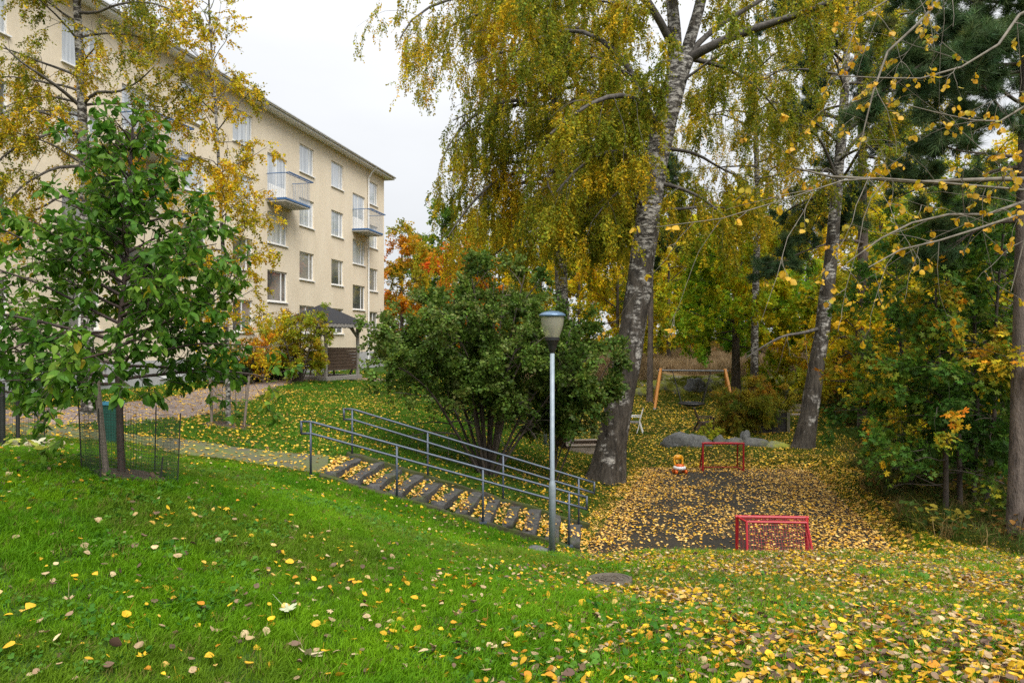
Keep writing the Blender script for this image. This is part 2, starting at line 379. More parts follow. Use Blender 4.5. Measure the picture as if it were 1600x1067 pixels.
def _tps_fit(c, lam=.02):
    n = len(c); d2 = ((c[:, None, :2] - c[None, :, :2]) ** 2).sum(-1); K = np.where(d2 > 0, d2 * np.log(d2 + 1e-12) * .5, 0) + np.eye(n) * lam
    Pm = np.concatenate([np.ones((n, 1)), c[:, :2]], 1); A = np.zeros((n + 3, n + 3)); A[:n, :n] = K; A[:n, n:] = Pm; A[n:, :n] = Pm.T
    return np.linalg.solve(A, np.concatenate([c[:, 2], np.zeros(3)]))
_w = _tps_fit(_ctl)
COURT = np.array([(1.35, 10.8), (1.35, 12.3), (3.9, 19.7), (8.45, 19.5), (6.75, 12.0), (6.5, 10.8)])
COURT_Z = -3.72 + CZ

def seg_dist(x, y, pts, closed=False):
    pts = np.asarray(pts, float); best = np.full(np.shape(x), 1e9)
    m = len(pts)
    for i in range(m if closed else m - 1):
        a, b = pts[i][:2], pts[(i + 1) % m][:2]; d = b - a
        t = np.clip(((x - a[0]) * d[0] + (y - a[1]) * d[1]) / (d @ d), 0, 1)
        best = np.minimum(best, np.hypot(x - a[0] - t * d[0], y - a[1] - t * d[1]))
    return best

def inside(x, y, poly):
    r = np.zeros(np.shape(x), bool); m = len(poly)
    for i in range(m):
        (x1, y1), (x2, y2) = poly[i], poly[(i + 1) % m]
        if y1 == y2: continue
        c = (y1 > y) != (y2 > y); r ^= c & (x < (x2 - x1) * (y - y1) / (y2 - y1) + x1)
    return r

def court_sd(x, y):
    d = seg_dist(x, y, COURT, True); return np.where(inside(x, y, COURT), -d, d)

def ground(x, y):
    x = np.asarray(x, float); y = np.asarray(y, float); sh = x.shape; xf, yf = x.ravel(), y.ravel()
    cx, cy = np.clip(xf, -45, 60), np.clip(yf, -10, 75)
    z = np.empty(len(xf))
    for s in range(0, len(xf), 20000):
        a, b = cx[s:s + 20000], cy[s:s + 20000]
        d2 = (a[:, None] - _ctl[:, 0]) ** 2 + (b[:, None] - _ctl[:, 1]) ** 2
        z[s:s + 20000] = (d2 * np.log(d2 + 1e-12) * .5) @ _w[:-3] + _w[-3] + _w[-2] * a + _w[-1] * b
    z = np.clip(z, -3.95, 3) + CZ
    n = vnoise(np.stack([xf * .9, yf * .9, 0 * xf], 1)) - .5
    z = z + n * .035 * (1 + 2.5 * sstep(36, 44, yf))
    out = vnoise(np.stack([xf * .35 + 9, yf * .35, 0 * xf + 3], 1))                    # mossy rock outcrop behind the swing
    z = z + sstep(37, 41, yf) * (1 - sstep(46, 52, yf)) * sstep(3, 7, xf) * (1 - sstep(18, 24, xf)) * (out * .9 - .05)
    m = 1 - sstep(0.02, .55, court_sd(xf, yf)); z = z * (1 - m) + COURT_Z * m
    return z.reshape(sh)
def gz(x, y): return float(ground(np.array([x]), np.array([y]))[0])
def G(px, d):
    x = (px - CX) / F * d; return np.array([x, d, gz(x, d)])

PATH = np.array([(-30, 11.5), (-16, 12.6), (-10.5, 13.6), (-9.0, 16.2), (-9.3, 21), (-10.3, 26), (-10.3, 30), (-9.4, 33.2), (-6, 35)])
PATH_W = np.array([4.4, 4.2, 4.3, 3.4, 2.6, 2.3, 2.2, 2.0, 2.0])
BRANCH = np.array([(-9.5, 12.4), (-7.0, 11.9), (-5.2, 12.0), (-3.35, 12.4)]); BRANCH_W = np.array([1.6, 1.25, 1.2, 1.3])
STAIR = np.array([(-3.35, 11.55), (1.25, 11.55), (1.45, 13.25), (-3.15, 13.25)])
def path_d(x, y):
    return np.minimum(seg_dist(x, y, PATH) - np.interp(y, [10, 15, 20, 30], [2.1, 1.9, 1.3, 1.05]), seg_dist(x, y, BRANCH) - .6)
def stair_d(x, y):
    d = seg_dist(x, y, STAIR, True); return np.where(inside(x, y, STAIR), -d, d)

# ------------------------------------------------------------------ ground, path, court (structure)
def axis(lo, hi, core_lo, core_hi, fine, grow=1.22):
    a = list(np.arange(core_lo, core_hi + fine, fine)); s = fine
    while a[-1] < hi: s *= grow; a.append(a[-1] + s)
    s = fine
    while a[0] > lo: s *= grow; a.insert(0, a[0] - s)
    return np.array(a)
gx, gy = axis(-420, 420, -13, 15, .2), axis(-60, 700, 0, 48, .2)
GX, GY = np.meshgrid(gx, gy, indexing='ij'); GZ = ground(GX, GY)
nx, ny = GX.shape
ii = np.arange(nx - 1)[:, None] * ny + np.arange(ny - 1)[None]
gf = np.stack([ii, ii + ny, ii + ny + 1, ii + 1], -1).reshape(-1, 4)
xf, yf = GX.ravel(), GY.ravel()
def forestness(x, y):
    """0 on mown lawn, 1 on the rough ground of the wood"""
    edge = np.interp(y, [0, 9, 12, 16, 20, 24, 30, 38, 46], [9.5, 8.2, 7.35, 8.3, 9.9, 12.5, 14, 15, 15])
    a = sstep(-.3, .9, x - edge + (vnoise(np.stack([x, y, 0 * x], -1) * .7) - .5) * 1.6)
    b = sstep(37, 39.5, y + (vnoise(np.stack([x, y, 0 * x + 5], -1) * .5) - .5) * 2.5) * sstep(-4, 0, x)
    return np.maximum(a, b)
fo = forestness(xf, yf)[:, None]; nn = vnoise(np.stack([xf, yf, 0 * xf], 1) * 1.7)[:, None]; n2 = vnoise(np.stack([xf, yf, 0 * xf + 9], 1) * 6)[:, None]
cl_lawn = np.array([.035, .075, .012]) * (.75 + .5 * n2)
cl_for = np.array([.085, .055, .022]) * (.6 + .8 * n2) * (1 - .5 * nn) + np.array([.03, .05, .01]) * nn * .6
moss = (sstep(36.5, 39, yf) * (1 - sstep(44, 47, yf)) * sstep(2, 6, xf) * (1 - sstep(17, 22, xf)))[:, None]
cl_moss = np.where(n2 > .62, np.array([.22, .20, .18]), np.array([.13, .15, .018])) * (.6 + .7 * nn)
tan = (sstep(44.5, 46.5, yf) * (1 - sstep(60, 70, yf)) * sstep(-3, 3, xf))[:, None]
gc = cl_lawn * (1 - fo) + cl_for * fo
gc = gc * (1 - moss) + cl_moss * moss; gc = gc * (1 - tan) + np.array([.26, .185, .095]) * (.7 + .5 * n2) * tan
def _ground(t, o):
    p = N(t, 'ShaderNodeBsdfPrincipled', Roughness=.95); p.inputs['Specular IOR Level'].default_value = .1
    a = N(t, 'ShaderNodeAttribute', attribute_name='Col')
    c = mixc(t, 1.0, a.outputs['Color'], ramp(t, noise(t, 35, 5, rough=.7), [(.3, (.55, .5, .45)), (.7, (1.35, 1.3, 1.2))]), 'MULTIPLY')
    t.links.new(c, p.inputs['Base Color']); t.links.new(bump(t, noise(t, 40, 4), .8, .03), p.inputs['Normal'])
    t.links.new(p.outputs[0], o.inputs[0])
go = link_mesh('ground', mesh_of('ground', np.stack([xf, yf, GZ.ravel()], 1), [gf], mat('soil', _ground), gc, True))
tag(go, kind='structure')

def strip(pts, widths, step=.25, cross=8, lift=.014, wob=.0):
    d = np.concatenate([[0], np.cumsum(np.linalg.norm(np.diff(pts, axis=0), axis=1))]); k = int(d[-1] / step) + 2
    c = resample(np.c_[pts, np.zeros(len(pts))], k)[:, :2]; w = np.interp(np.linspace(0, d[-1], k), d, widths)
    t = nrm(np.gradient(c, axis=0)); n = np.stack([-t[:, 1], t[:, 0]], 1); s = np.linspace(-.5, .5, cross + 1)
    w = w[:, None] * (1 + wob * (vnoise(np.stack([c[:, 0], c[:, 1], 0 * c[:, 0]], 1) * 2)[:, None] - .5))
    xy = c[:, None] + n[:, None] * (s * w)[..., None]; z = ground(xy[..., 0], xy[..., 1]) + lift
    V = np.concatenate([xy, z[..., None]], -1).reshape(-1, 3); m = cross + 1
    i = np.arange(k - 1)[:, None] * m + np.arange(cross)[None]
    return V, np.stack([i, i + m, i + m + 1, i + 1], -1).reshape(-1, 4)
M_PATH = simple('path_gravel', (.24, .185, .165), (.13, .10, .09), 3, .9, 0, .7, .01)
def _asph(t, o):
    p = N(t, 'ShaderNodeBsdfPrincipled'); p.inputs['Specular IOR Level'].default_value = .22
    c = ramp(t, noise(t, .9, 6, rough=.65), [(.35, (.018, .016, .013)), (.55, (.032, .027, .020)), (.72, (.040, .040, .018))])
    c = mixc(t, .6, c, ramp(t, noise(t, 160, 2), [(.35, (.4, .4, .4)), (.65, (1.5, 1.45, 1.4))]), 'MULTIPLY')
    t.links.new(c, p.inputs['Base Color'])
    r = ramp(t, noise(t, 1.3, 4), [(.35, (.38, .38, .38)), (.6, (.75, .75, .75))]); t.links.new(r, p.inputs['Roughness'])
    t.links.new(bump(t, noise(t, 220, 3), .5, .004), p.inputs['Normal']); t.links.new(p.outputs[0], o.inputs[0])
M_ASPH = mat('asphalt_damp', _asph)
M_PATHMOSS = simple('path_mossy', (.075, .068, .048), (.085, .11, .02), 2.2, .9, 0, .6, .01)
v, f = strip(PATH, PATH_W, wob=.25); tag(link_mesh('path', mesh_of('path', v, [f], M_PATH, smooth=True)), kind='structure')
v, f = strip(BRANCH, BRANCH_W, lift=.02, wob=.3); tag(link_mesh('footpath', mesh_of('footpath', v, [f], M_PATHMOSS, smooth=True)), kind='structure')
# court: one sheet over its flat bed
cn = 40; uu = np.linspace(0, 1, cn)
L_ = resample(np.c_[COURT[[0, 1, 2]], [0, 0, 0]], cn)[:, :2]; R_ = resample(np.c_[COURT[[5, 4, 3]], [0, 0, 0]], cn)[:, :2]
L_ = np.stack([np.interp(uu, [0, .15, 1], COURT[[0, 1, 2], 0]), np.interp(uu, [0, .15, 1], COURT[[0, 1, 2], 1])], 1)
R_ = np.stack([np.interp(uu, [0, .15, 1], COURT[[5, 4, 3], 0]), np.interp(uu, [0, .15, 1], COURT[[5, 4, 3], 1])], 1)
xy = L_[:, None] + (R_ - L_)[:, None] * np.linspace(0, 1, 13)[None, :, None]
cz = np.maximum(ground(xy[..., 0], xy[..., 1]), COURT_Z) + .012
i = np.arange(cn - 1)[:, None] * 13 + np.arange(12)[None]
tag(link_mesh('court_pavement', mesh_of('court_pavement', np.concatenate([xy, cz[..., None]], -1).reshape(-1, 3), [np.stack([i, i + 1, i + 14, i + 13], -1).reshape(-1, 4)], M_ASPH, smooth=True)), kind='structure')

# ------------------------------------------------------------------ apartment block
def _wall(t, o):
    p = N(t, 'ShaderNodeBsdfPrincipled', Roughness=.85); p.inputs['Specular IOR Level'].default_value = .2
    c = t.nodes.new('ShaderNodeTexCoord'); s = t.nodes.new('ShaderNodeSeparateXYZ'); t.links.new(c.outputs['Object'], s.inputs[0])
    cb = t.nodes.new('ShaderNodeCombineXYZ'); t.links.new(s.outputs['X'], cb.inputs['X']); t.links.new(s.outputs['Z'], cb.inputs['Y'])
    b = N(t, 'ShaderNodeTexBrick', Scale=1.0); b.inputs['Brick Width'].default_value = .27; b.inputs['Row Height'].default_value = .075
    b.inputs['Mortar Size'].default_value = .006; b.inputs['Mortar Smooth'].default_value = .6
    b.inputs['Color1'].default_value = (.69, .605, .475, 1); b.inputs['Color2'].default_value = (.675, .59, .46, 1); b.inputs['Mortar'].default_value = (.66, .575, .445, 1)
    t.links.new(cb.outputs[0], b.inputs['Vector'])
    st = ramp(t, noise(t, .7, 6, sc=(1.2, 1, .45), rough=.65), [(.3, (.91, .895, .87)), (.65, (1.03, 1.03, 1.03))])
    st2 = ramp(t, noise(t, 9, 4, sc=(1, 1, .6)), [(.3, (.95, .95, .94)), (.65, (1.03, 1.03, 1.03))])
    cc = mixc(t, 1.0, mixc(t, 1.0, b.outputs['Color'], st, 'MULTIPLY'), st2, 'MULTIPLY')
    t.links.new(cc, p.inputs['Base Color'])
    iv = N(t, 'ShaderNodeMath', operation='SUBTRACT'); iv.inputs[0].default_value = 1; t.links.new(b.outputs['Fac'], iv.inputs[1])
    t.links.new(bump(t, iv.outputs[0], .10, .006), p.inputs['Normal']); t.links.new(p.outputs[0], o.inputs[0])
M_WALL = mat('plastered_brick', _wall)
M_PLINTH = simple('plinth_concrete', (.42, .42, .43), (.34, .34, .35), 2, .85, 0, .3, .006)
M_WHITE = simple('white_paint', (.78, .78, .77), (.70, .70, .69), 5, .45, 0, .05, .002)
M_ROOF = simple('roof_sheet', (.05, .053, .06), (.075, .08, .088), 2, .5, .2, .15, .004)
M_BLUE = simple('blue_paint', (.035, .10, .24), (.045, .125, .28), 6, .45, 0, .05, .002)
M_RAILW = simple('rail_grey', (.26, .29, .34), (.32, .35, .40), 6, .45, .1, 0)
M_SLAB = simple('slab_concrete', (.50, .48, .44), (.40, .385, .35), 3, .85, 0, .3, .005)
M_ZINC = simple('zinc', (.55, .56, .57), (.47, .48, .50), 6, .42, .5, .1, .003)
def _pane(t, o):
    p = N(t, 'ShaderNodeBsdfPrincipled', Roughness=.5); g = N(t, 'ShaderNodeBsdfGlossy', Roughness=.02)
    g.inputs['Color'].default_value = (.9, .93, .95, 1); m = t.nodes.new('ShaderNodeMixShader')
    c = ramp(t, noise(t, .45, 1), [(.45, (.05, .055, .055)), (.6, (.26, .25, .23))]); t.links.new(c, p.inputs['Base Color'])
    fr = N(t, 'ShaderNodeFresnel', IOR=2.3); t.links.new(fr.outputs[0], m.inputs[0])
    t.links.new(p.outputs[0], m.inputs[1]); t.links.new(g.outputs[0], m.inputs[2]); t.links.new(m.outputs[0], o.inputs[0])
M_PANE = mat('window_glass', _pane)
def _sky_pane(t, o):
    p = N(t, 'ShaderNodeBsdfPrincipled', Roughness=.25); t.links.new(ramp(t, noise(t, 3.0, 2, sc=(3, 1, .15)), [(.35, (.30, .33, .36)), (.65, (.52, .55, .58))]), p.inputs['Base Color'])
    p.inputs['Coat Weight'].default_value = 1; p.inputs['Coat Roughness'].default_value = .03; p.inputs['Coat IOR'].default_value = 1.9
    t.links.new(p.outputs[0], o.inputs[0])
M_PANE_PALE = mat('window_glass_sky_tint_and_curtain', _sky_pane)  # pale bluish base colour stands in for reflected sky; streaks are curtain folds

KD = math.hypot(1, .2203); ZC = 46.1
def lx(Z): return (ZC - Z) * KD
bl = empty('apartment_building', 'long cream plastered apartment block with white windows and small blue railed balconies', 'building',
           (-18.8 + .2203 * ZC, ZC, -1.78 + CZ))
bl.matrix_world = Matrix(((-.2203 / KD, 1 / KD, 0, -18.8 + .2203 * ZC), (-1 / KD, -.2203 / KD, 0, ZC), (0, 0, 1, -1.78 + CZ), (0, 0, 0, 1)))
BLEN, EAVE, PL = lx(6.0), 12.66, 1.0
SILL = [2.1, 4.9, 7.7, 10.5]
holes = []      # x0, x1, z0, z1, kind
STAIRS_Z = [42.3, 33.35, 24.6, 15.6]
WIN_Z = [44.45, 39.5, 36.1, 30.6, 27.4, 22.1, 18.9, 12.5]
for k, Z in enumerate(WIN_Z):
    w = 1.28 if k == 0 else 1.5
    for r, s in enumerate(SILL): holes.append((lx(Z) - w / 2, lx(Z) + w / 2, s, s + 1.45, 'window', r))
for Z in STAIRS_Z[:3]:
    a, b = lx(Z) - .88, lx(Z) + .88
    holes.append((a, b, 8.5, 10.7, 'balcony_door', 3)); holes.append((a, b, 6.4, 7.9, 'window', 2)); holes.append((a, b, 3.6, 5.1, 'window', 1))
for Z in (44.6, 40.6, 36.4, 32.6, 29.2, 26.1, 22.5, 18.5): holes.append((lx(Z) - .6, lx(Z) + .6, .32, .82, 'basement_window', 0))
def wall_grid(x0, x1, z0, z1, hs, y):
    xs = sorted({x0, x1, *[h[0] for h in hs], *[h[1] for h in hs]}); zs = sorted({z0, z1, *[h[2] for h in hs], *[h[3] for h in hs]})
    a = Acc()
    for xa, xb in zip(xs, xs[1:]):
        for za, zb in zip(zs, zs[1:]):
            mx_, mz = (xa + xb) / 2, (za + zb) / 2
            if any(h[0] < mx_ < h[1] and h[2] < mz < h[3] for h in hs): continue
            a.add([[xa, y, za], [xa, y, zb], [xb, y, zb], [xb, y, za]], np.array([[0, 1, 2, 3]]))
    for h in hs:                                    # reveals
        q = [(h[0], h[2]), (h[1], h[2]), (h[1], h[3]), (h[0], h[3])]
        for i in range(4):
            (xa, za), (xb, zb) = q[i], q[(i + 1) % 4]
            a.add([[xa, y, za], [xb, y, zb], [xb, y - .22, zb], [xa, y - .22, za]], np.array([[0, 1, 2, 3]]))
    return a
up = [h for h in holes if h[4] != 'basement_window']; lo = [h for h in holes if h[4] == 'basement_window']
w = wall_grid(0, BLEN, PL, EAVE, up, 0)
w.add([[0, 0, PL], [0, 0, EAVE], [0, -11, EAVE], [0, -11, PL]], np.array([[0, 3, 2, 1]]))
w.add([[BLEN, 0, PL], [BLEN, 0, EAVE], [BLEN, -11, EAVE], [BLEN, -11, PL]], np.array([[0, 1, 2, 3]]))
w.add([[0, -11, PL], [BLEN, -11, PL], [BLEN, -11, EAVE], [0, -11, EAVE]], np.array([[0, 1, 2, 3]]))
w.build('wall', M_WALL, bl)
p_ = wall_grid(-.03, BLEN + .03, -1.0, PL - .003, lo, .035)
p_.add([[-.03, .035, PL - .003], [BLEN, .035, PL - .003], [BLEN, -.1, PL - .003], [-.03, -.1, PL - .003]], np.array([[0, 1, 2, 3]]))
p_.add([[-.03, .035, -1], [-.03, .035, PL - .003], [-.03, -11, PL - .003], [-.03, -11, -1]], np.array([[0, 3, 2, 1]]))
p_.build('plinth', M_PLINTH, bl)
rf = Acc(); e = .55
rf.add([[-e, e, EAVE + .12], [BLEN + e, e, EAVE + .12], [BLEN + e, -5.5, EAVE + 2.1], [-e, -5.5, EAVE + 2.1], [BLEN + e, -11 - e, EAVE + .12], [-e, -11 - e, EAVE + .12],
        [-e, e, EAVE + .2], [BLEN + e, e, EAVE + .2], [BLEN + e, -5.5, EAVE + 2.2], [-e, -5.5, EAVE + 2.2], [BLEN + e, -11 - e, EAVE + .2], [-e, -11 - e, EAVE + .2]],
       [np.array([[6, 7, 8, 9], [9, 8, 10, 11], [3, 2, 1, 0], [5, 4, 2, 3], [0, 1, 7, 6], [1, 2, 8, 7], [2, 4, 10, 8], [3, 0, 6, 9], [5, 3, 9, 11], [4, 5, 11, 10]])])
roof = rf.build('roof', M_ROOF, bl)
Acc().box((BLEN / 2, .27, EAVE + .03), (BLEN + .9, .54, .1)).box((BLEN / 2, .535, EAVE + .03), (BLEN + 1.06, .03, .2)).box((-.5, -5, EAVE + .03), (.06, 11, .2)).build('eave_board', M_WHITE, roof)
Acc().tube([(-.5, .62, EAVE + .08), (BLEN + .5, .62, EAVE + .08)], .065, 8).build('gutter', M_ZINC, roof)
for Z in (43.5,):
    x = lx(Z); Acc().tube(resample([(x, .62, EAVE + .05), (x, .6, EAVE - .12), (x, .12, EAVE - .4), (x, .09, EAVE - .6), (x, .09, 6), (x, .09, .2)], 26), .05, 8).build('downpipe', M_WHITE, bl)
for x0, x1, z0, z1, kind, row in holes:
    fw = .07; y = -.10
    fr = Acc()
    fr.box(((x0 + x1) / 2, y, z0 + fw / 2), (x1 - x0, .06, fw)).box(((x0 + x1) / 2, y, z1 - fw / 2), (x1 - x0, .06, fw))
    fr.box((x0 + fw / 2, y, (z0 + z1) / 2), (fw, .06, z1 - z0 - 2 * fw)).box((x1 - fw / 2, y, (z0 + z1) / 2), (fw, .06, z1 - z0 - 2 * fw))
    if kind == 'balcony_door':
        dr = fr.box(((x0 + x1) / 2, y, (z0 + z1) / 2), (.07, .06, z1 - z0 - 2 * fw)).box(((x0 + x1) / 2, y, z0 + .42), (x1 - x0 - 2 * fw, .05, .7)).build('balcony_door', M_WHITE, bl)
        for s in (-1, 1):
            c = (x0 + x1) / 2 + s * (x1 - x0) / 4
            Acc().box((c, y - .005, (z0 + .77 + z1 - fw) / 2), ((x1 - x0) / 2 - .1, .02, z1 - fw - z0 - .77)).build('pane', M_PANE_PALE if Z != 33.35 else M_PANE, dr)
        continue
    wd = fr
    if kind == 'window':
        mxp = x0 + (x1 - x0) * (.26 if row else .5)
        wd.box((mxp, y, (z0 + z1) / 2), (.06, .06, z1 - z0 - 2 * fw)); cuts = [(x0 + fw, mxp - .03), (mxp + .03, x1 - fw)]
    else: cuts = [(x0 + fw, x1 - fw)]
    wo = wd.build(kind, M_WHITE, bl)
    pm = M_PANE if (row < 2 or kind != 'window' or (row == 2 and random.random() < .5)) else M_PANE_PALE
    for a, b in cuts: Acc().box(((a + b) / 2, y - .005, (z0 + z1) / 2), (b - a, .02, z1 - z0 - 2 * fw)).build('pane', pm, wo)
    Acc().box(((x0 + x1) / 2, .0, z0 - .025), (x1 - x0 + .08, .16, .045)).build('sill', M_WHITE if kind == 'window' else M_PLINTH, wo)
for Z in STAIRS_Z[:3]:
    xs = lx(Z) + .95; xe = xs - 2.25; dp = 1.0; zt = 8.46; hr = 1.18
    b = Acc().box(((xs + xe) / 2, dp / 2 + .003, zt - .08), (2.25, dp, .15)).build('balcony', M_SLAB, bl)
    edge = Acc().box(((xs + xe) / 2, dp + .02, zt - .03), (2.31, .03, .09)).box((xs + .02, dp / 2 + .02, zt - .03), (.03, dp, .09)).box((xe - .02, dp / 2 + .02, zt - .03), (.03, dp, .09)); edge.build('edge_trim', M_BLUE, b)
    rl = Acc()
    for yy, zz in ((dp, hr), (dp + .1, hr + .02), (dp + .2, hr + .02)): rl.tube([(xs, yy, zt + zz), (xe, yy, zt + zz)], .022, 6)
    for x in (xs, xe): rl.tube([(x, .02, zt + hr), (x, dp + .2, zt + hr)], .022, 6)
    for x in np.linspace(xs, xe, 5): rl.tube([(x, dp, zt + hr), (x, dp + .2, zt + hr + .02)], .012, 5)
    rl.build('railing', M_BLUE, b)
    bars = Acc()
    for x in np.linspace(xs, xe, 21): bars.tube([(x, dp, zt + .02), (x, dp, zt + hr)], .009, 5)
    for yy in np.linspace(.1, dp - .1, 9):
        for x in (xs, xe): bars.tube([(x, yy, zt + .02), (x, yy, zt + hr)], .009, 5)
    bars.build('railing_bars', M_RAILW, b)

# ------------------------------------------------------------------ instancing of tufts and leafy twigs
def instanced(name, templates, pts, rot, scl, var, col, m, tcol=None, parent=None):
    TV, TF, tvar, n = [], [], [], 0
    for k, (v, fs) in enumerate(templates):
        TV.append(v); TF += [f + n for f in fs]; tvar.append(np.full(len(v), k)); n += len(v)
    V = np.concatenate(TV + [pts]); me = mesh_of(name, V, TF, m, None if tcol is None else np.concatenate([tcol, np.ones((len(pts), 3))]), tcol is not None)
    tv = np.concatenate(tvar + [np.full(len(pts), -1)]).astype(np.int32); pv = np.concatenate([np.full(n, -1), var]).astype(np.int32)
    for nm, d in (('tvar', tv), ('pvar', pv)): me.attributes.new(nm, 'INT', 'POINT').data.foreach_set('value', d)
    r = np.zeros((len(V), 3), np.float32); r[n:] = rot; me.attributes.new('rot', 'FLOAT_VECTOR', 'POINT').data.foreach_set('vector', r.ravel())
    s = np.ones(len(V), np.float32); s[n:] = scl; me.attributes.new('scl', 'FLOAT', 'POINT').data.foreach_set('value', s)
    c = np.ones((len(V), 4), np.float32); c[n:, :3] = col; me.attributes.new('gcol', 'FLOAT_COLOR', 'POINT').data.foreach_set('color', c.ravel())
    o = link_mesh(name, me, parent); tag(o, kind='stuff')
    g = bpy.data.node_groups.new(name, 'GeometryNodeTree'); g.interface.new_socket('Geometry', in_out='INPUT', socket_type='NodeSocketGeometry'); g.interface.new_socket('Geometry', in_out='OUTPUT', socket_type='NodeSocketGeometry')
    gi, go_ = g.nodes.new('NodeGroupInput'), g.nodes.new('NodeGroupOutput'); jn = g.nodes.new('GeometryNodeJoinGeometry')
    def attr(nm, t): a = g.nodes.new('GeometryNodeInputNamedAttribute'); a.data_type = t; a.inputs['Name'].default_value = nm; return a.outputs[0]
    at, ap, ar, as_ = attr('tvar', 'INT'), attr('pvar', 'INT'), attr('rot', 'FLOAT_VECTOR'), attr('scl', 'FLOAT')
    er = g.nodes.new('FunctionNodeEulerToRotation'); g.links.new(ar, er.inputs[0])
    def sel(src, k):
        cmp_ = g.nodes.new('FunctionNodeCompare'); cmp_.data_type = 'INT'; cmp_.operation = 'EQUAL'
        g.links.new(src, cmp_.inputs[2]); cmp_.inputs[3].default_value = k
        sp = g.nodes.new('GeometryNodeSeparateGeometry'); sp.domain = 'POINT'; g.links.new(gi.outputs[0], sp.inputs[0]); g.links.new(cmp_.outputs[0], sp.inputs['Selection']); return sp.outputs[0]
    for k in range(len(templates)):
        ip = g.nodes.new('GeometryNodeInstanceOnPoints'); g.links.new(sel(ap, k), ip.inputs['Points']); g.links.new(sel(at, k), ip.inputs['Instance'])
        g.links.new(er.outputs[0], ip.inputs['Rotation']); g.links.new(as_, ip.inputs['Scale']); g.links.new(ip.outputs[0], jn.inputs[0])
    g.links.new(jn.outputs[0], go_.inputs[0]); md = o.modifiers.new('tufts', 'NODES'); md.node_group = g
    return o


def spray(k, length, size, T, rng, wid=1.0, spread=.5, flat=.8, hang=.3, twig=.0022, tipw=1.0):
    """a leafy twig end along +x: k leaves of their own tint and attitude"""
    a = Acc(); u = (np.arange(k) + rng.random(k)) / k; side = np.where(np.arange(k) % 2, 1, -1)
    O = np.stack([u * length, side * .004 + rng.normal(0, .012, k) * length * 3, rng.normal(0, .03, k) * length * 2], 1)
    X = np.stack([.55 + .4 * rng.random(k), side * (.35 + .8 * rng.random(k)) * spread * 2, rng.normal(0, .45, k)], 1); Z = np.array([0, 0, flat]) + rng.normal(0, .55, (k, 3))
    v = np.clip(rng.normal(1, .2, k), .5, 1.5)[:, None] * (1 + rng.normal(0, .10, (k, 3)) * np.array([1.2, .6, .3]))
    scatter(a, T, O, X, Z, size * np.clip(rng.normal(1, .22, k), .5, 1.5), v, rng.normal(0, .12, k), wid)
    if twig:
        Pt = np.array([[[0, 0, 0], [length * .5, .01 * length, 0], [length * .95, 0, 0]]]); t_ = tubes(Pt, np.array([[twig, twig * .8, twig * .4]]), 3); a.add(*t_, col=np.full((9, 3), .35))
    return np.concatenate(a.V), a.Fq, np.concatenate(a.C)

def euler_of(X, Y, Z):
    return np.stack([np.arctan2(Y[:, 2], Z[:, 2]), np.arcsin(np.clip(-X[:, 2], -1, 1)), np.arctan2(X[:, 1], X[:, 0])], 1)

# ------------------------------------------------------------------ growing things
def grow(O, D, L, k, droop, wob, rng, up=0.0):
    n = len(O); Pt = np.empty((n, k + 1, 3)); Pt[:, 0] = O; d = nrm(D); L = np.broadcast_to(L, (n,)); dr = np.broadcast_to(droop, (n,))
    for i in range(k):
        d = d + rng.normal(0, wob, (n, 3)); d[:, 2] += -dr / k + up / k; d = nrm(d)
        Pt[:, i + 1] = Pt[:, i] + d * (L / k)[:, None]
    return Pt

def child(Pt, counts, smin, smax, ang, jit, rng):
    n, k1, _ = Pt.shape; idx = np.repeat(np.arange(n), np.broadcast_to(counts, (n,)).astype(int))
    s = smin + (smax - smin) * rng.random(len(idx)); f = s * (k1 - 1); i = np.clip(f.astype(int), 0, k1 - 2); fr = (f - i)[:, None]
    A, B = Pt[idx, i], Pt[idx, i + 1]; t = nrm(B - A); r = rng.normal(size=A.shape); pr = nrm(r - (r * t).sum(1, keepdims=True) * t)
    a = np.radians(ang + jit * rng.normal(size=len(idx)))[:, None]
    return A + (B - A) * fr, t * np.cos(a) + pr * np.sin(a), s, idx

def plen(Pt): return np.linalg.norm(np.diff(Pt, axis=1), axis=2).sum(1)

def bark_tube(acc, pts, r0, r1, sides, rough, flare, k, seed=0, power=1.0):
    """a trunk: tapered, with a flared foot and an uneven surface"""
    c = resample(pts, k); s = np.linspace(0, 1, k); r = r1 + (r0 - r1) * (1 - s) ** power
    d = np.linalg.norm(c - c[0], axis=1); r = r * (1 + flare * np.exp(-d / (r0 * 2.2)))
    V, f = tubes(c[None], r[None], sides); V = V.reshape(k, sides, 3)
    if rough:
        ctr = c[:, None]; q = V - ctr; n = vnoise(np.stack([V[..., 0] * 5 + seed, V[..., 1] * 5, V[..., 2] * 1.1], -1)) - .5
        n2 = vnoise(np.stack([V[..., 0] * 17 + seed, V[..., 1] * 17, V[..., 2] * 5], -1)) - .5
        lobes = (flare > .2) * .35 * np.exp(-d / (r0 * 1.6))[:, None] * np.sin(np.arange(sides)[None] / sides * 6.283 * 5 + seed)
        V = ctr + q * (1 + rough * (n * 1.2 + n2 * .6) + lobes * .5)[..., None]
    acc.add(V.reshape(-1, 3), [f, (np.arange(sides) + (k - 1) * sides)[None]])
    return c

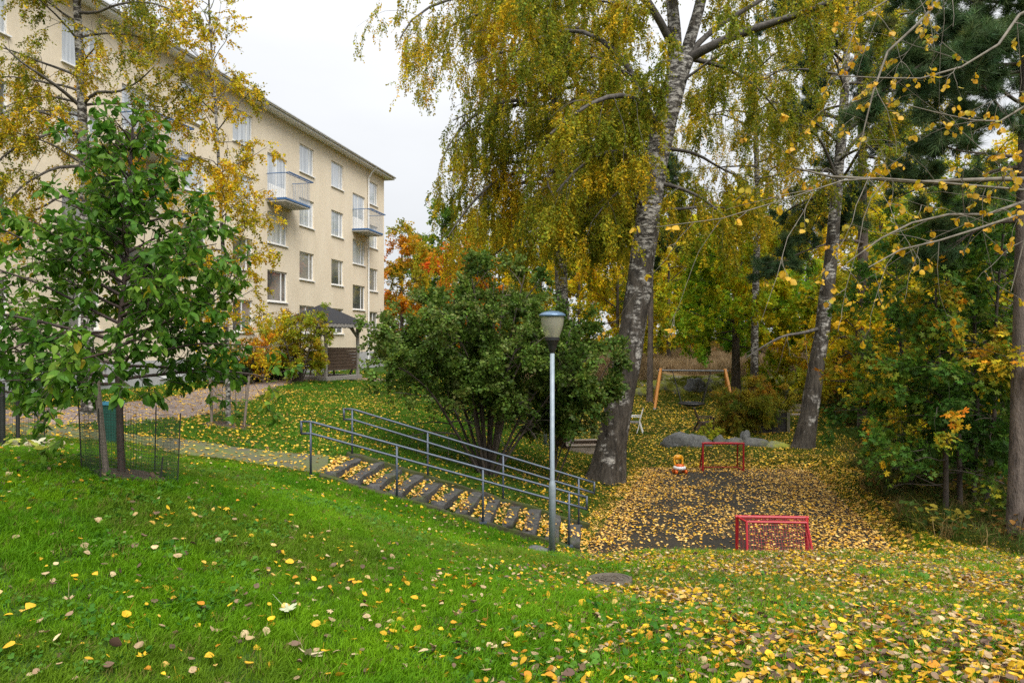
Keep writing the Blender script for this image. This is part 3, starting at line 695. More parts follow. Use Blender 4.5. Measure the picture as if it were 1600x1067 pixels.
def tree(name, label, cat, stems, limbs, subs, twigs, leaf, bark, group=None, seed=1, extra=(), leaf_mat=None, parts=('trunk', 'crown'), singles=0, limb_mat=None):
    """stems: [(points, r0, r1)]; limbs: n,t0,t1,len(t),elev,droop; subs, twigs: per metre of parent"""
    rng = np.random.default_rng(seed); base = np.asarray(stems[0][0][0], float).copy(); base[2] += .04
    root = empty(name, label, cat, base, group=group); wood = Acc(); limbw = Acc() if limb_mat else wood
    sp = [bark_tube(wood, pts, r0, r1, sd, ro, fl, 40, seed + 3 * i, pw) for i, (pts, r0, r1, sd, ro, fl, pw) in enumerate(stems)]
    K1 = 9; L1, rad1 = [], []
    for ex in extra: L1.append(resample(ex[0], K1 + 1)); rad1.append((ex[1], ex[2]))
    n = limbs['n']; ga = rng.random() * 6.28
    for i in range(n):
        t = limbs['t0'] + (limbs['t1'] - limbs['t0']) * (i + rng.random()) / n
        k = i % len(sp) if limbs.get('share', True) else 0
        c = sp[k]; f = t * (len(c) - 1); j = int(min(f, len(c) - 2)); o = c[j] + (c[j + 1] - c[j]) * (f - j)
        ga += 2.4 + rng.normal() * .35
        if 'az' in limbs and rng.random() < limbs.get('azw', .5): ga = R(limbs['az']) + rng.normal() * .6
        e = R(np.interp(t, [limbs['t0'], limbs['t1']], limbs['elev']) + rng.normal() * 8)
        ln = limbs['len'](t) * (.75 + .5 * rng.random())
        if 'ell' in limbs: ln *= limbs['ell'](ga)
        d = np.array([math.cos(ga) * math.cos(e), math.sin(ga) * math.cos(e), math.sin(e)])
        L1.append(grow(o[None], d[None], np.array([ln]), K1, limbs['droop'], limbs.get('wob', .10), rng)[0])
        r = limbs['r'] * (.35 + .65 * ln / max(limbs['len'](tt) for tt in (limbs['t0'], .35, .5, .7, limbs['t1']))); rad1.append((r, r * .25))
    L1 = np.array(L1); rad1 = np.array(rad1)
    ra = rad1[:, :1] + (rad1[:, 1:] - rad1[:, :1]) * np.linspace(0, 1, K1 + 1)[None]
    limbw.add(*tubes(L1, ra, limbs.get('sides', 6)))
    le = plen(L1)
    O, D, s, ix = child(L1, np.maximum(1, (le * subs['pm']).round()), subs.get('s0', .15), 1.0, subs['ang'], 14, rng)
    L2 = grow(O, D, le[ix] * subs['len'] * (1.15 - .75 * s) * (.6 + .8 * rng.random(len(O))) + subs.get('min', .1), 6, subs['droop'], .12, rng)
    r2 = subs['r'] * (.5 + .5 * (1 - s))[:, None] * np.linspace(1, .3, 7)[None]; limbw.add(*tubes(L2, r2, 4))
    allp = [L2]
    le2 = plen(L2)
    # the ends of the limbs carry twigs too
    O, D, s, ix = child(L2, np.maximum(1, (le2 * twigs['pm']).round()), .1, 1.0, twigs['ang'], 18, rng)
    L3 = grow(O, D, twigs['len'] * (.5 + rng.random(len(O))), 5, twigs['droop'] * (.6 + .8 * rng.random(len(O))), .14, rng)
    O, D, s, ix = child(L1, np.maximum(1, (le * twigs['pm'] * .35).round()), .45, 1.0, twigs['ang'], 18, rng)
    L3 = np.concatenate([L3, grow(O, D, twigs['len'] * (.5 + rng.random(len(O))), 5, twigs['droop'], .14, rng)])
    if twigs['r'] > 0 and 'N' not in leaf: wood.add(*tubes(L3, np.broadcast_to(twigs['r'] * np.linspace(1, .4, 6), L3.shape[:2]), 3))
    wo = wood.build(parts[0], bark, root, True)
    if limb_mat: limbw.build('branches', limb_mat, root, True).location = [-float(q) for q in base]
    if 'N' in leaf:                                 # leafy twig ends, instanced
        N_ = leaf['N']; O, D, s, ix = child(L3, int(math.ceil(N_ * 1.02 / len(L3))), leaf.get('s0', .05), 1.0, leaf.get('ang', 28), 16, rng)
        if leaf.get('dens'): k_ = rng.random(len(O)) < leaf['dens'](O); O, D = O[k_], D[k_]
        q = rng.permutation(len(O))[:N_]; O, D = O[q], D[q]; m = len(O)
        X = nrm(D * leaf.get('follow', 1.0) + rng.normal(0, .25, (m, 3)) + np.array([0, 0, -leaf.get('hang', .3)])); Z = np.array([0, 0, leaf.get('flat', .8)]) + rng.normal(0, .5, (m, 3))
        Z = nrm(Z - (Z * X).sum(1, keepdims=True) * X); Y = np.cross(Z, X)
        tm = [spray(leaf['k'], leaf['sl'], leaf['size'], leaf['T'], rng, leaf.get('wid', 1), leaf.get('spread', .5), leaf.get('lflat', .8), twig=leaf.get('twig', .002)) for _ in range(5)]
        lmI = {None: M_SPRAY, 'dark': M_SPRAY_DARK, 'needle': M_SPRAY_NEEDLE}[leaf.get('mat')]
        cr = instanced(parts[1], [(v, f) for v, f, c in tm], O, euler_of(X, Y, Z), .75 + .5 * rng.random(m), rng.integers(0, 5, m),
                       leaf_colours(O, leaf['pal'], rng, leaf.get('freq', 1.0), leaf.get('coh', .5)), lmI, np.concatenate([c for v, f, c in tm]), root)
        for o in (wo, cr): o.location = [-float(q) for q in base]
        return root
    # leaves
    O, D, s, ix = child(L3, leaf['n'], leaf.get('s0', .08), 1.0, leaf.get('ang', 55), 20, rng)
    keep = rng.random(len(O)) < leaf.get('keep', 1) * np.clip(leaf['dens'](O) if 'dens' in leaf else 1, 0, 1); O, D = O[keep], D[keep]
    m = len(O); X = nrm(D * leaf.get('follow', .6) + rng.normal(0, .45, (m, 3)) + np.array([0, 0, -leaf.get('hang', .4)]))
    O = O + X * leaf['size'] * .25
    Z = np.array([0, 0, leaf.get('flat', .8)]) + rng.normal(0, .6, (m, 3))
    colr = leaf_colours(O, leaf['pal'], rng, leaf.get('freq', 1.0), leaf.get('coh', .5))
    sz = leaf['size'] * np.clip(rng.normal(1, .22, m), .5, 1.6)
    big = np.zeros(m, bool)
    T = leaf['T']; lm = leaf_mat or M_LEAF
    if singles:                                     # the leaves that show largest are parts of their own
        dist = np.linalg.norm(O - np.array([0, 0, CZ]), axis=1); u = O[:, 0] / np.maximum(O[:, 1], .1) * F + CX; vv = HY - (O[:, 2] - CZ) / np.maximum(O[:, 1], .1) * F
        sc = sz / dist * ((u > 0) & (u < 1600) & (vv > 0) & (vv < 1067)) * (1.25 - .1 * O[:, 1])
        big[np.argsort(-sc)[:singles]] = True
        protos = {}
        Zb = nrm(Z - (Z * X).sum(1, keepdims=True) * X); Yb = np.cross(Zb, X)
        for q in np.where(big)[0]:
            key = int(np.digitize(colr[q, 1], [.085, .12, .2, .3])) * 4 + int(rng.integers(4))
            if key not in protos:
                a = Acc(); scatter(a, T, np.zeros((1, 3)), np.array([[1., 0, 0]]), np.array([[0, 0, 1.]]), 1.0, colr[q:q + 1], rng.normal(0, .12, 1), leaf.get('wid', 1))
                protos[key] = mesh_of('leaf', np.concatenate(a.V), a.Fq, lm, np.concatenate(a.C), True)
            o = bpy.data.objects.new('leaf', protos[key]); COL.objects.link(o); o.parent = root
            M = np.eye(4); M[:3, 0], M[:3, 1], M[:3, 2] = X[q] * sz[q], Yb[q] * sz[q], Zb[q] * sz[q]; M[:3, 3] = O[q] - base
            o.matrix_local = Matrix(M.tolist())
    a = Acc(); r_ = ~big; scatter(a, T, O[r_], X[r_], Z[r_], sz[r_], colr[r_], rng.normal(0, .12, r_.sum()), leaf.get('wid', 1))
    cr = a.build(parts[1], lm, root, True)
    if singles: cr['kind'] = 'stuff'
    for o in (wo, cr):                              # the Empty stands at the foot; the meshes keep their world shape
        o.location = [-float(q) for q in base]
    return root

def st(pts, r0, r1, sides=10, rough=.1, flare=.3, pw=1.0): return (np.asarray(pts, float), r0, r1, sides, rough, flare, pw)
def foot(pts):
    """starts a stem at the ground under its first point"""
    p = np.asarray(pts, float).copy(); p[0, 2] = gz(p[0, 0], p[0, 1]) - .06; return p
def prof(*kv):
    x, y = zip(*kv); return lambda t: float(np.interp(t, x, y))

# --- big old birch beside the court
B = foot(PP((944, 752, 17.8), (962, 660, 17.8), (980, 560, 17.8), (995, 470, 17.8), (1006, 390, 17.8), (1017, 300, 17.8), (1034, 210, 17.8), (1052, 140, 17.8), (1068, 92, 17.8)))
top1 = PP((1068, 96, 17.8), (1085, 40, 17.9), (1098, -10, 18), (1118, -110, 18.2), (1125, -230, 18.4))
top2 = PP((1052, 140, 17.8), (1054, 60, 17.7), (1048, -20, 17.5), (1040, -140, 17.3), (1030, -250, 17.2))
lb = [(PP((1070, 95, 17.8), (1120, 68, 17.4), (1180, 45, 17.0), (1250, 22, 16.6), (1330, -10, 16.2), (1390, -20, 16)), .13, .04),
      (PP((1075, 88, 17.8), (1110, 50, 18.2), (1165, 15, 18.8), (1230, -20, 19.4), (1300, -35, 20)), .09, .03),
      (PP((1036, 205, 17.7), (1000, 160, 17.0), (960, 150, 16.4), (910, 170, 15.9), (860, 210, 15.6)), .10, .025),
      (PP((1010, 280, 17.8), (985, 245, 17.4), (950, 238, 17), (905, 262, 16.6), (870, 300, 16.3)), .08, .02),
      (PP((1020, 190, 17.8), (985, 110, 18.2), (935, 60, 18.6), (880, 48, 19), (820, 70, 19.3)), .11, .03),
      (PP((1045, 60, 17.6), (1010, 0, 17), (960, -40, 16.3), (900, -50, 15.6), (840, -30, 15)), .12, .03),
      (PP((1038, 288, 17.7), (1065, 295, 17.4), (1100, 312, 17), (1140, 345, 16.7)), .06, .015),
      (PP((1040, 232, 17.7), (1085, 240, 18.2), (1125, 262, 18.8), (1170, 285, 19.2)), .055, .015),
      (PP((1078, 92, 17.8), (1130, 105, 18.4), (1180, 135, 19), (1215, 175, 19.5)), .07, .02),
      (PP((1010, 330, 17.8), (985, 300, 17.2), (960, 305, 16.8), (930, 340, 16.4)), .06, .015)]
tree('birch_tree', 'big leaning old birch with dark fissured white patched trunk beside the court', 'birch tree',
     [st(B, .365, .285, 28, .13, .45, .8), st(top1, .17, .06, 12, .1, 0), st(top2, .20, .06, 12, .1, 0)],
     dict(n=26, t0=.1, t1=.95, len=prof((0, 3.4), (.5, 3.2), (1, 1.8)), elev=(15, 50), droop=.9, r=.06, share=True) | dict(t0=.62),
     dict(pm=2.6, ang=50, len=.42, droop=.9, r=.014, min=.3), dict(pm=3.6, ang=45, len=.75, droop=2.4, r=.004),
     dict(N=18500, dens=lambda o: (1 - .25 * sstep(4.3, 5.6, o[:, 0])) * (1 - .75 * sstep(10.8, 13, o[:, 2])), k=11, sl=.34, size=.060, T=T_DIAMOND, pal='birch', hang=.7, flat=.2, freq=.9), M_BIRCH, seed=21, extra=lb, limb_mat=M_LIMB)
# --- weeping birch behind it
B2 = foot(PP((880, 700, 23), (882, 560, 23), (876, 420, 23), (872, 250, 23), (866, 100, 23), (862, -60, 23), (860, -230, 23)))
lb2 = [(PP((866, 110, 23), (820, 30, 22.4), (760, -5, 21.8), (700, 0, 21.4), (650, 25, 21.2), (625, 60, 21)), .10, .02),
       (PP((862, 60, 23), (800, 20, 23.5), (740, 25, 24), (690, 50, 24.3), (655, 85, 24.5)), .09, .02),
       (PP((870, 200, 23), (820, 160, 22.3), (770, 165, 21.8), (720, 200, 21.4), (690, 250, 21.2)), .09, .02),
       (PP((872, 300, 23), (830, 270, 22.5), (780, 280, 22), (735, 320, 21.6), (700, 370, 21.4)), .08, .02),
       (PP((868, 180, 23), (910, 150, 22.4), (950, 170, 22), (975, 220, 21.7)), .08, .02),
       (PP((874, 340, 23), (910, 310, 22.6), (950, 330, 22.2), (975, 380, 22)), .07, .02),
       (PP((875, 380, 23), (840, 370, 23.6), (790, 385, 24), (750, 420, 24.4)), .06, .02)]
tree('birch_tree', 'weeping birch with drooping olive and yellow twigs behind the dark round shrub', 'birch tree',
     [st(B2, .27, .05, 14, .1, .35)],
     dict(n=60, t0=.40, t1=.97, len=prof((.30, 3.4), (.5, 4.0), (.75, 3.6), (1, 2.0)), elev=(8, 45), droop=1.1, r=.07, sides=5),
     dict(pm=2.6, ang=52, len=.38, droop=1.2, r=.014, min=.35), dict(pm=3.2, ang=40, len=1.05, droop=3.4, r=.004),
     dict(N=20000, dens=lambda o: 1 - .75 * sstep(13, 15, o[:, 2]), k=12, sl=.40, size=.066, T=T_DIAMOND, pal='birch_gold', hang=1.0, flat=.15, freq=.6), M_BIRCH_MID, seed=31, extra=lb2, limb_mat=M_LIMB)
# --- birch at the far end of the court, right
B3 = foot(PP((1254, 700, 22.7), (1268, 620, 22.7), (1283, 530, 22.7), (1293, 450, 22.7), (1300, 390, 22.7), (1308, 290, 22.7), (1318, 170, 22.7), (1324, 60, 22.7), (1328, -80, 22.7)))
lb3 = [(PP((1284, 512, 22.7), (1255, 520, 22.4), (1225, 525, 22.1), (1195, 540, 21.9), (1165, 560, 21.7)), .07, .012),
       (PP((1308, 280, 22.7), (1285, 225, 22.4), (1262, 200, 22), (1230, 190, 21.7)), .07, .015),
       (PP((1310, 260, 22.7), (1340, 215, 23), (1375, 195, 23.4), (1410, 190, 23.8)), .07, .015)]
tree('birch_tree', 'leaning birch with dark bark and white scars past the far corner of the court', 'birch tree',
     [st(B3, .285, .06, 20, .13, .35, .9)],
     dict(n=26, t0=.5, t1=.97, len=prof((.5, 2.6), (.7, 3.4), (1, 2.0)), elev=(15, 45), droop=.8, r=.06),
     dict(pm=2.0, ang=50, len=.42, droop=.8, r=.014, min=.3), dict(pm=2.6, ang=45, len=.8, droop=1.8, r=.004),
     dict(N=4600, dens=lambda o: (1 - .8 * sstep(12.5, 14.5, o[:, 2])) * sstep(2.6, 4.4, o[:, 2]), k=11, sl=.38, size=.066, T=T_DIAMOND, pal='birch', hang=.6, flat=.2), M_BIRCH, seed=41, extra=lb3, limb_mat=M_LIMB)
B8 = foot(PP((1178, 640, 34), (1180, 480, 34), (1184, 320, 34), (1180, 160, 34), (1184, 0, 34), (1182, -120, 34)))
tree('birch_tree', 'tall airy birch far behind the swing between the two leaning birches', 'birch tree', [st(B8, .20, .05, 12, .1, .3)],
     dict(n=40, t0=.38, t1=.97, len=prof((.3, 3.0), (.6, 3.6), (1, 1.6)), elev=(10, 45), droop=.9, r=.05, sides=4),
     dict(pm=2.0, ang=50, len=.42, droop=.9, r=.012, min=.3), dict(pm=2.6, ang=45, len=.9, droop=2.2, r=.004),
     dict(N=6000, dens=lambda o: sstep(4.0, 6.0, o[:, 2]), k=11, sl=.42, size=.082, T=T_DIAMOND, pal='birch_gold', hang=.8, flat=.2), M_BIRCH_MID, seed=45, limb_mat=M_LIMB)
# --- left birch in front of the block
B4 = foot(PP((138, 640, 15), (136, 480, 15), (132, 300, 15), (130, 230, 15), (126, 120, 15), (120, 0, 15), (116, -150, 15), (112, -300, 15)))
lb4 = [(PP((124, 165, 15), (95, 140, 14.6), (60, 115, 14.2), (30, 95, 13.9), (5, 70, 13.7)), .045, .012),
       (PP((133, 160, 15), (150, 145, 14.8), (185, 143, 14.5), (215, 128, 14.3), (240, 105, 14.2)), .04, .01),
       (PP((122, 20, 15), (150, 20, 14.7), (175, 10, 14.5), (215, 3, 14.3), (260, 12, 14.1), (300, 40, 13.9)), .035, .008),
       (PP((128, 210, 15), (90, 205, 14.6), (50, 220, 14.2), (10, 240, 14), (-20, 275, 13.9)), .045, .012),
       (PP((130, 260, 15), (90, 262, 14.7), (60, 275, 14.4), (25, 300, 14.1), (0, 340, 14)), .04, .01),
       (PP((131, 250, 15), (165, 235, 15.3), (205, 240, 15.6), (240, 265, 15.9)), .035, .008)]
tree('birch_tree', 'pale trunked birch rising behind the green staked tree against the block wall', 'birch tree',
     [st(B4, .135, .05, 14, .08, .25)],
     dict(n=34, t0=.36, t1=.95, len=prof((.3, 1.6), (.5, 1.75), (.75, 1.6), (1, 1.0)), elev=(10, 40), droop=.7, r=.03, az=200, azw=.35),
     dict(pm=4.0, ang=50, len=.4, droop=.7, r=.008, min=.15), dict(pm=4.4, ang=48, len=.4, droop=1.4, r=.003),
     dict(N=5800, k=11, sl=.24, size=.046, T=T_DIAMOND, pal='birch_left', hang=.6, flat=.3, freq=1.3), M_BIRCH_YOUNG, seed=51, extra=lb4, limb_mat=M_LIMB)
# --- young birch between stakes on the lawn
B5 = foot(PP((357, 665, 15), (355, 560, 15), (350, 430, 15), (344, 300, 15), (336, 160, 15), (328, 40, 15), (324, -60, 15)))
tree('birch_tree', 'slender young birch with sparse bright yellow leaves tied between two stakes', 'birch tree',
     [st(B5, .058, .015, 12, .05, .25)],
     dict(n=48, t0=.14, t1=.98, len=prof((.16, 1.25), (.35, 1.45), (.6, 1.25), (.8, .95), (1, .4)), elev=(22, 50), droop=.2, r=.016, sides=5),
     dict(pm=4.2, ang=42, len=.4, droop=.5, r=.005, min=.08), dict(pm=5.2, ang=45, len=.24, droop=1.0, r=.002),
     dict(N=3900, k=7, sl=.20, size=.046, T=T_OVAL, pal='birch_yellow', hang=.4, flat=.3, wid=1.5, freq=1.4), M_BIRCH_YOUNG, seed=61, limb_mat=M_LIMB)
# --- green cherry tree inside its guard
B6 = foot(PP((190, 742, 6.3), (187, 650, 6.3), (184, 560, 6.3), (188, 500, 6.3), (198, 400, 6.3), (203, 300, 6.3), (206, 215, 6.3), (208, 172, 6.3)))
tree('cherry_tree', 'young staked tree with large dark green leaves inside a mesh guard', 'tree',
     [st(B6, .034, .007, 12, .06, .2)],
     dict(n=62, t0=.25, t1=.97, len=prof((.25, 1.22), (.4, 1.18), (.55, .95), (.75, .5), (1, .16)), elev=(11, 55), droop=.16, r=.018, wob=.07),
     dict(pm=7.5, ang=50, len=.42, droop=.2, r=.005, min=.09, s0=.12), dict(pm=6.0, ang=50, len=.13, droop=.3, r=.0025),
     dict(n=9, size=.080, T=T_CHERRY, pal='cherry', hang=.55, follow=.7, flat=1.0, ang=60, keep=.95, freq=2.0), M_CHERRY, seed=71, leaf_mat=M_LEAF_DARK, singles=290, parts=('trunk', 'leaves'))
B7 = foot(PP((-20, 690, 9.4), (-18, 600, 9.4), (-12, 500, 9.4), (-8, 430, 9.4), (-4, 385, 9.4)))
tree('cherry_tree', 'green leafy tree at the edge of the path beside dark guard posts', 'tree',
     [st(B7, .055, .012, 12, .06, .2)],
     dict(n=26, t0=.30, t1=.96, len=prof((.2, 1.2), (.5, 1.3), (.75, .8), (1, .3)), elev=(5, 45), droop=.2, r=.02, wob=.07),
     dict(pm=4.2, ang=42, len=.42, droop=.2, r=.006, min=.08, s0=.2), dict(pm=4.4, ang=45, len=.15, droop=.3, r=.003),
     dict(n=9, size=.085, T=T_CHERRY, pal='cherry', hang=.5, follow=.7, flat=.9, ang=60, freq=2.0), M_CHERRY, seed=72, leaf_mat=M_LEAF_DARK)

# --- big dark shrub by the stairs: a fan of stems
def shrub(name, label, cat, px, py, d, w, h, nst, leaf, bark, seed, r=.03, spread=.9, low=.35, subs=None, twigs=None, lm=None, tilt=(0, 0), limbs_n=None, group=None, z=None, ell=None):
    rng = np.random.default_rng(seed); b = P(px, py, d); b[2] = gz(b[0], b[1]) if z is None else z; stems = []
    for i in range(nst):
        a = i * 2.4 + rng.random() * .7; q = (i + .6) / nst; o = b + np.array([math.cos(a), math.sin(a), 0]) * .18 * q * min(1, w / 3)
        rr = w * .5 * spread * q ** .75; hh = h * (1 - low * q ** 2) * (.85 + .25 * rng.random())
        e = b + np.array([math.cos(a) * rr + tilt[0] * q, math.sin(a) * rr * .85 + tilt[1], hh])
        m1 = o + (e - o) * .35 + np.array([0, 0, hh * .06]); m2 = o + (e - o) * .7 + np.array([0, 0, hh * .05]) + rng.normal(0, .06, 3) * w / 4
        o[2] -= .05; stems.append(st([o, m1, m2, e], r * (1.1 - .4 * q), r * .25, 7, .08, .1))
    return tree(name, label, cat, stems, dict(n=limbs_n or nst * 5, t0=.3, t1=.98, len=lambda t: w * .17 * (1.15 - .4 * t), elev=(10, 45), droop=.3, r=r * .4, sides=4) | ({'ell': ell} if ell else {}),
                subs or dict(pm=4.5, ang=50, len=.45, droop=.35, r=.006, min=.12), twigs or dict(pm=5.0, ang=50, len=.24, droop=.5, r=.0025),
                leaf, bark, seed=seed, leaf_mat=lm, parts=('stems', 'foliage'), group=group)
shrub('shrub', 'huge rounded dark green shrub with fanning dark stems behind the stair handrails', 'shrub', 762, 745, 15.2, 5.4, 4.15, 22,
      dict(N=14500, k=10, sl=.24, size=.060, T=T_OVAL, pal='shrub', hang=.1, flat=.9, freq=1.6, wid=1.4, mat='dark', dens=lambda o: sstep(-.25, .5, o[:, 2] - .35 * np.abs(np.sin(o[:, 0] * 2.1)) + .12 * (o[:, 0] + .5))), M_BARK, 81, r=.045, low=.46, spread=.98, lm=M_LEAF_DARK, limbs_n=150)
# its lower right flank
shrub('shrub', 'lower dark green shrub between the lamp post and the big birch trunk', 'shrub', 862, 735, 16.3, 2.2, 3.5, 8,
      dict(N=5000, k=10, sl=.26, size=.060, T=T_OVAL, pal='shrub', hang=.1, flat=.9, freq=1.6, wid=1.4, mat='dark', dens=lambda o: sstep(-.72, -.30, o[:, 2])), M_BARK, 82, r=.03, low=.3, spread=.9, lm=M_LEAF_DARK, limbs_n=56, tilt=(1.15, 0))

# --- pines
def pine(name, label, stempts, r0, limbs, extra, seed, n=7, size=.13, keep=1.0, group=None, pm=3.2, tpm=3.4):
    return tree(name, label, 'pine tree', [st(stempts, r0, .06, 16, .08, .25)], limbs,
                dict(pm=pm, ang=48, len=.36, droop=-.1, r=.012, min=.2), dict(pm=tpm, ang=45, len=.30, droop=-.3, r=.004),
                dict(N=n, dens=lambda o: 1 - .8 * sstep(1.6 + .52 * stempts[0][1], 3.2 + .56 * stempts[0][1], o[:, 2]), k=7, sl=size * 1.6, size=size, T=T_NEEDLE, pal='pine', hang=-.15, flat=.2, s0=.2, ang=20, freq=1.5, mat='needle', spread=.3), M_PINE, seed=seed, extra=extra, leaf_mat=M_NEEDLE, group=group)
PA = foot(PP((1587, 866, 12), (1590, 740, 12), (1594, 560, 12), (1598, 380, 12), (1602, 200, 12), (1604, 20, 12), (1606, -160, 12), (1608, -320, 12)))
pine('pine_tree', 'pine with rough brown trunk at the corner of the near lawn and the wood', PA, .145,
     dict(n=24, t0=.50, t1=.97, len=prof((.4, 2.3), (.6, 2.6), (.8, 2.2), (1, 1.0)), elev=(-2, 30), droop=.1, r=.035, az=185, azw=.45),
     [(PP((1602, 28, 12), (1560, 32, 11.7), (1520, 55, 11.4), (1470, 80, 11.1), (1430, 108, 10.9), (1390, 140, 10.7)), .05, .015),
      (PP((1598, 262, 12), (1560, 265, 12.2), (1510, 285, 12.4), (1450, 290, 12.6), (1400, 310, 12.8)), .04, .01),
      (PP((1600, 170, 12), (1550, 190, 12.4), (1490, 205, 12.8), (1430, 235, 13.1)), .04, .01),
      (PP((1598, 345, 12), (1550, 350, 12.3), (1500, 375, 12.6), (1450, 410, 12.9)), .035, .01)], 91, n=4300, size=.11)
PB = foot(PP((1352, 668, 26), (1350, 500, 26), (1348, 330, 26), (1346, 160, 26), (1344, -20, 26), (1342, -150, 26)))
pine('pine_tree', 'dark needled pine standing behind the far leaning birch', PB, .24,
     dict(n=30, t0=.52, t1=.98, len=prof((.4, 3.6), (.6, 3.8), (.85, 2.8), (1, 1.2)), elev=(-10, 28), droop=.15, r=.06),
     [(PP((1350, 380, 26), (1320, 375, 24.8), (1280, 385, 24), (1240, 400, 23.4), (1205, 420, 23)), .07, .015),
      (PP((1350, 330, 26), (1310, 330, 25.4), (1265, 330, 25), (1220, 345, 24.6)), .07, .015)], 92, n=3600, size=.16, pm=2.4, tpm=3.0)

# --- maples at the right edge of the court
mt = [(1478, 812, 13.4, 1462, 380), (1500, 800, 13.8, 1480, 330), (1520, 806, 14.2, 1528, 300), (1540, 800, 13.6, 1570, 340), (1425, 770, 15.5, 1400, 400), (1560, 790, 15.5, 1600, 360)]
labs = ['thin maple sapling with dark green leaves, foremost stem of the group at the court edge', 'maple sapling behind the foremost one with stem leaning slightly towards the court',
        'straight maple sapling with dark leaves in the middle of the group', 'maple sapling leaning out towards the brown pine trunk',
        'maple sapling nearest the far birch with branches over the grassy verge', 'maple sapling half hidden behind the brown pine trunk']
for k, (bx, by, d, tx, ty) in enumerate(mt):
    b = P(bx, by, d); t = P(tx, ty, d + .2); pts = foot([b, b + (t - b) * .33 + np.array([.05, 0, 0]), b + (t - b) * .66 + np.array([-.04, 0, 0]), t])
    tree('maple_tree', labs[k], 'maple tree', [st(pts, .055, .015, 9, .06, .2)],
         dict(n=26, t0=.12, t1=.97, len=prof((.1, 1.3), (.4, 1.6), (.7, 1.3), (1, .6)), elev=(2, 40), droop=.25, r=.016, sides=4, az=190, azw=.3),
         dict(pm=2.2, ang=48, len=.4, droop=.3, r=.005, min=.1), dict(pm=2.6, ang=48, len=.2, droop=.4, r=.0025),
         dict(N=1000, k=5, sl=.28, size=.105, dens=lambda o: sstep(-1.35, -.6, o[:, 2]), T=T_LOBED, pal='maple_mix', hang=.15, flat=1.2, lflat=1.5, freq=.8, coh=.75, mat='dark'), M_BARK, 'young maples in the wood beside the court', seed=100 + k, leaf_mat=M_LEAF_DARK)

# --- trees beyond the playground
def far_tree(name, label, cat, px, d, hgt, wid, pal, seed, leafs=9, size=.13, t0=.25, bark=None, group=None, r=.16, T=T_DIAMOND, limbs=24, lean=0, tpm=1.7, clear=None):
    b = G(px, d); pts = [b, b + (lean * .3, 0, hgt * .35), b + (lean * .7, 0, hgt * .7), b + (lean, 0, hgt)]
    return tree(name, label, cat, [st(foot(pts), r, .03, 9, .08, .25)],
                dict(n=limbs, t0=t0, t1=.98, len=prof((0, wid * .42), (.4, wid * .55), (.75, wid * .42), (1, wid * .16)), elev=(8, 50), droop=.3, r=.05, sides=4),
                dict(pm=1.5, ang=50, len=.42, droop=.3, r=.014, min=.3), dict(pm=tpm, ang=48, len=.5, droop=.7, r=.006),
                dict(N=leafs, k=12, sl=size * 4.2, size=size, T=T, pal=pal, hang=.3, flat=.6, freq=.45, coh=.6, wid=1.15, dens=None if clear is None else (lambda o: sstep(clear - .3, clear + .3, o[:, 2]))), bark or M_BARK, group, seed=seed)
far_tree('maple_tree', 'spreading green and yellow maple behind the nest swing', 'maple tree', 1150, 37.5, 9.2, 7.2, 'maple_green', 121, 4200, .14, .3, r=.28, T=T_MAPLE, limbs=34, clear=-.75)
far_tree('maple_tree', 'orange leaved maple just past the corner of the apartment block', 'maple tree', 628, 54, 9.8, 5.2, 'orange_soft', 122, 1800, .15, .2, r=.2)
far_tree('maple_tree', 'fiery red orange maple showing above the dark shrub', 'maple tree', 728, 42, 7.6, 4.4, 'orange', 123, 2200, .13, .25, r=.12)
far_tree('maple_tree', 'small yellow maple in the wood just beyond the far leaning birch', 'maple tree', 1312, 34, 5.6, 4.2, 'forest_yellow', 124, 1100, .12, .2, r=.1)
PC = foot(PP((1015, 632, 36.6), (1016, 560, 36.6), (1017, 480, 36.6), (1018, 380, 36.6), (1020, 260, 36.6)))
tree('pine_tree', 'slim bare pine trunk next to the swing frame and mossy rocks', 'pine tree', [st(PC, .17, .08, 10, .06, .2)],
     dict(n=14, t0=.62, t1=.98, len=lambda t: 2.2, elev=(0, 30), droop=0, r=.04), dict(pm=2, ang=48, len=.4, droop=0, r=.012, min=.2), dict(pm=2.2, ang=45, len=.3, droop=-.2, r=.005),
     dict(N=1200, k=7, sl=.3, size=.2, T=T_NEEDLE, pal='pine', hang=0, flat=.2, s0=.3, mat='needle', spread=.3), M_PINE, seed=125, leaf_mat=M_NEEDLE)
far = [(965, 44, 9.5, 5.5, 'forest_yellow'), (1045, 50, 11.5, 6, 'forest_yellow'), (1085, 58, 12, 7, 'forest_yellow'), (1215, 46, 9, 6, 'forest_green'), (1262, 54, 11.5, 6.5, 'forest_yellow'),
       (1375, 38, 10, 6, 'forest_yellow'), (1440, 33, 9.5, 5.5, 'forest_green'), (1500, 28, 9, 5.2, 'forest_yellow'), (1565, 25, 9, 5, 'forest_green'), (905, 52, 13, 7, 'forest_yellow'),
       (845, 60, 14, 8, 'forest_green'), (780, 58, 12.5, 7.5, 'forest_yellow'), (690, 66, 14, 8, 'forest_green'), (1160, 66, 14.5, 8, 'forest_yellow'), (1330, 62, 15, 8, 'forest_green'),
       (1420, 56, 15, 8, 'forest_yellow'), (1500, 48, 14, 7, 'forest_green'), (1590, 42, 13.5, 7, 'forest_yellow'), (1640, 30, 11, 6, 'forest_yellow'), (1010, 70, 14, 8, 'forest_green'),
       (1410, 25, 5.5, 3.8, 'forest_yellow'), (1340, 30, 6, 4.0, 'forest_yellow'), (1480, 21, 5.5, 3.6, 'forest_yellow'), (1570, 19, 6, 3.8, 'forest_green')]
desc = {'forest_yellow': 'golden yellow', 'forest_green': 'dark green and yellow'}
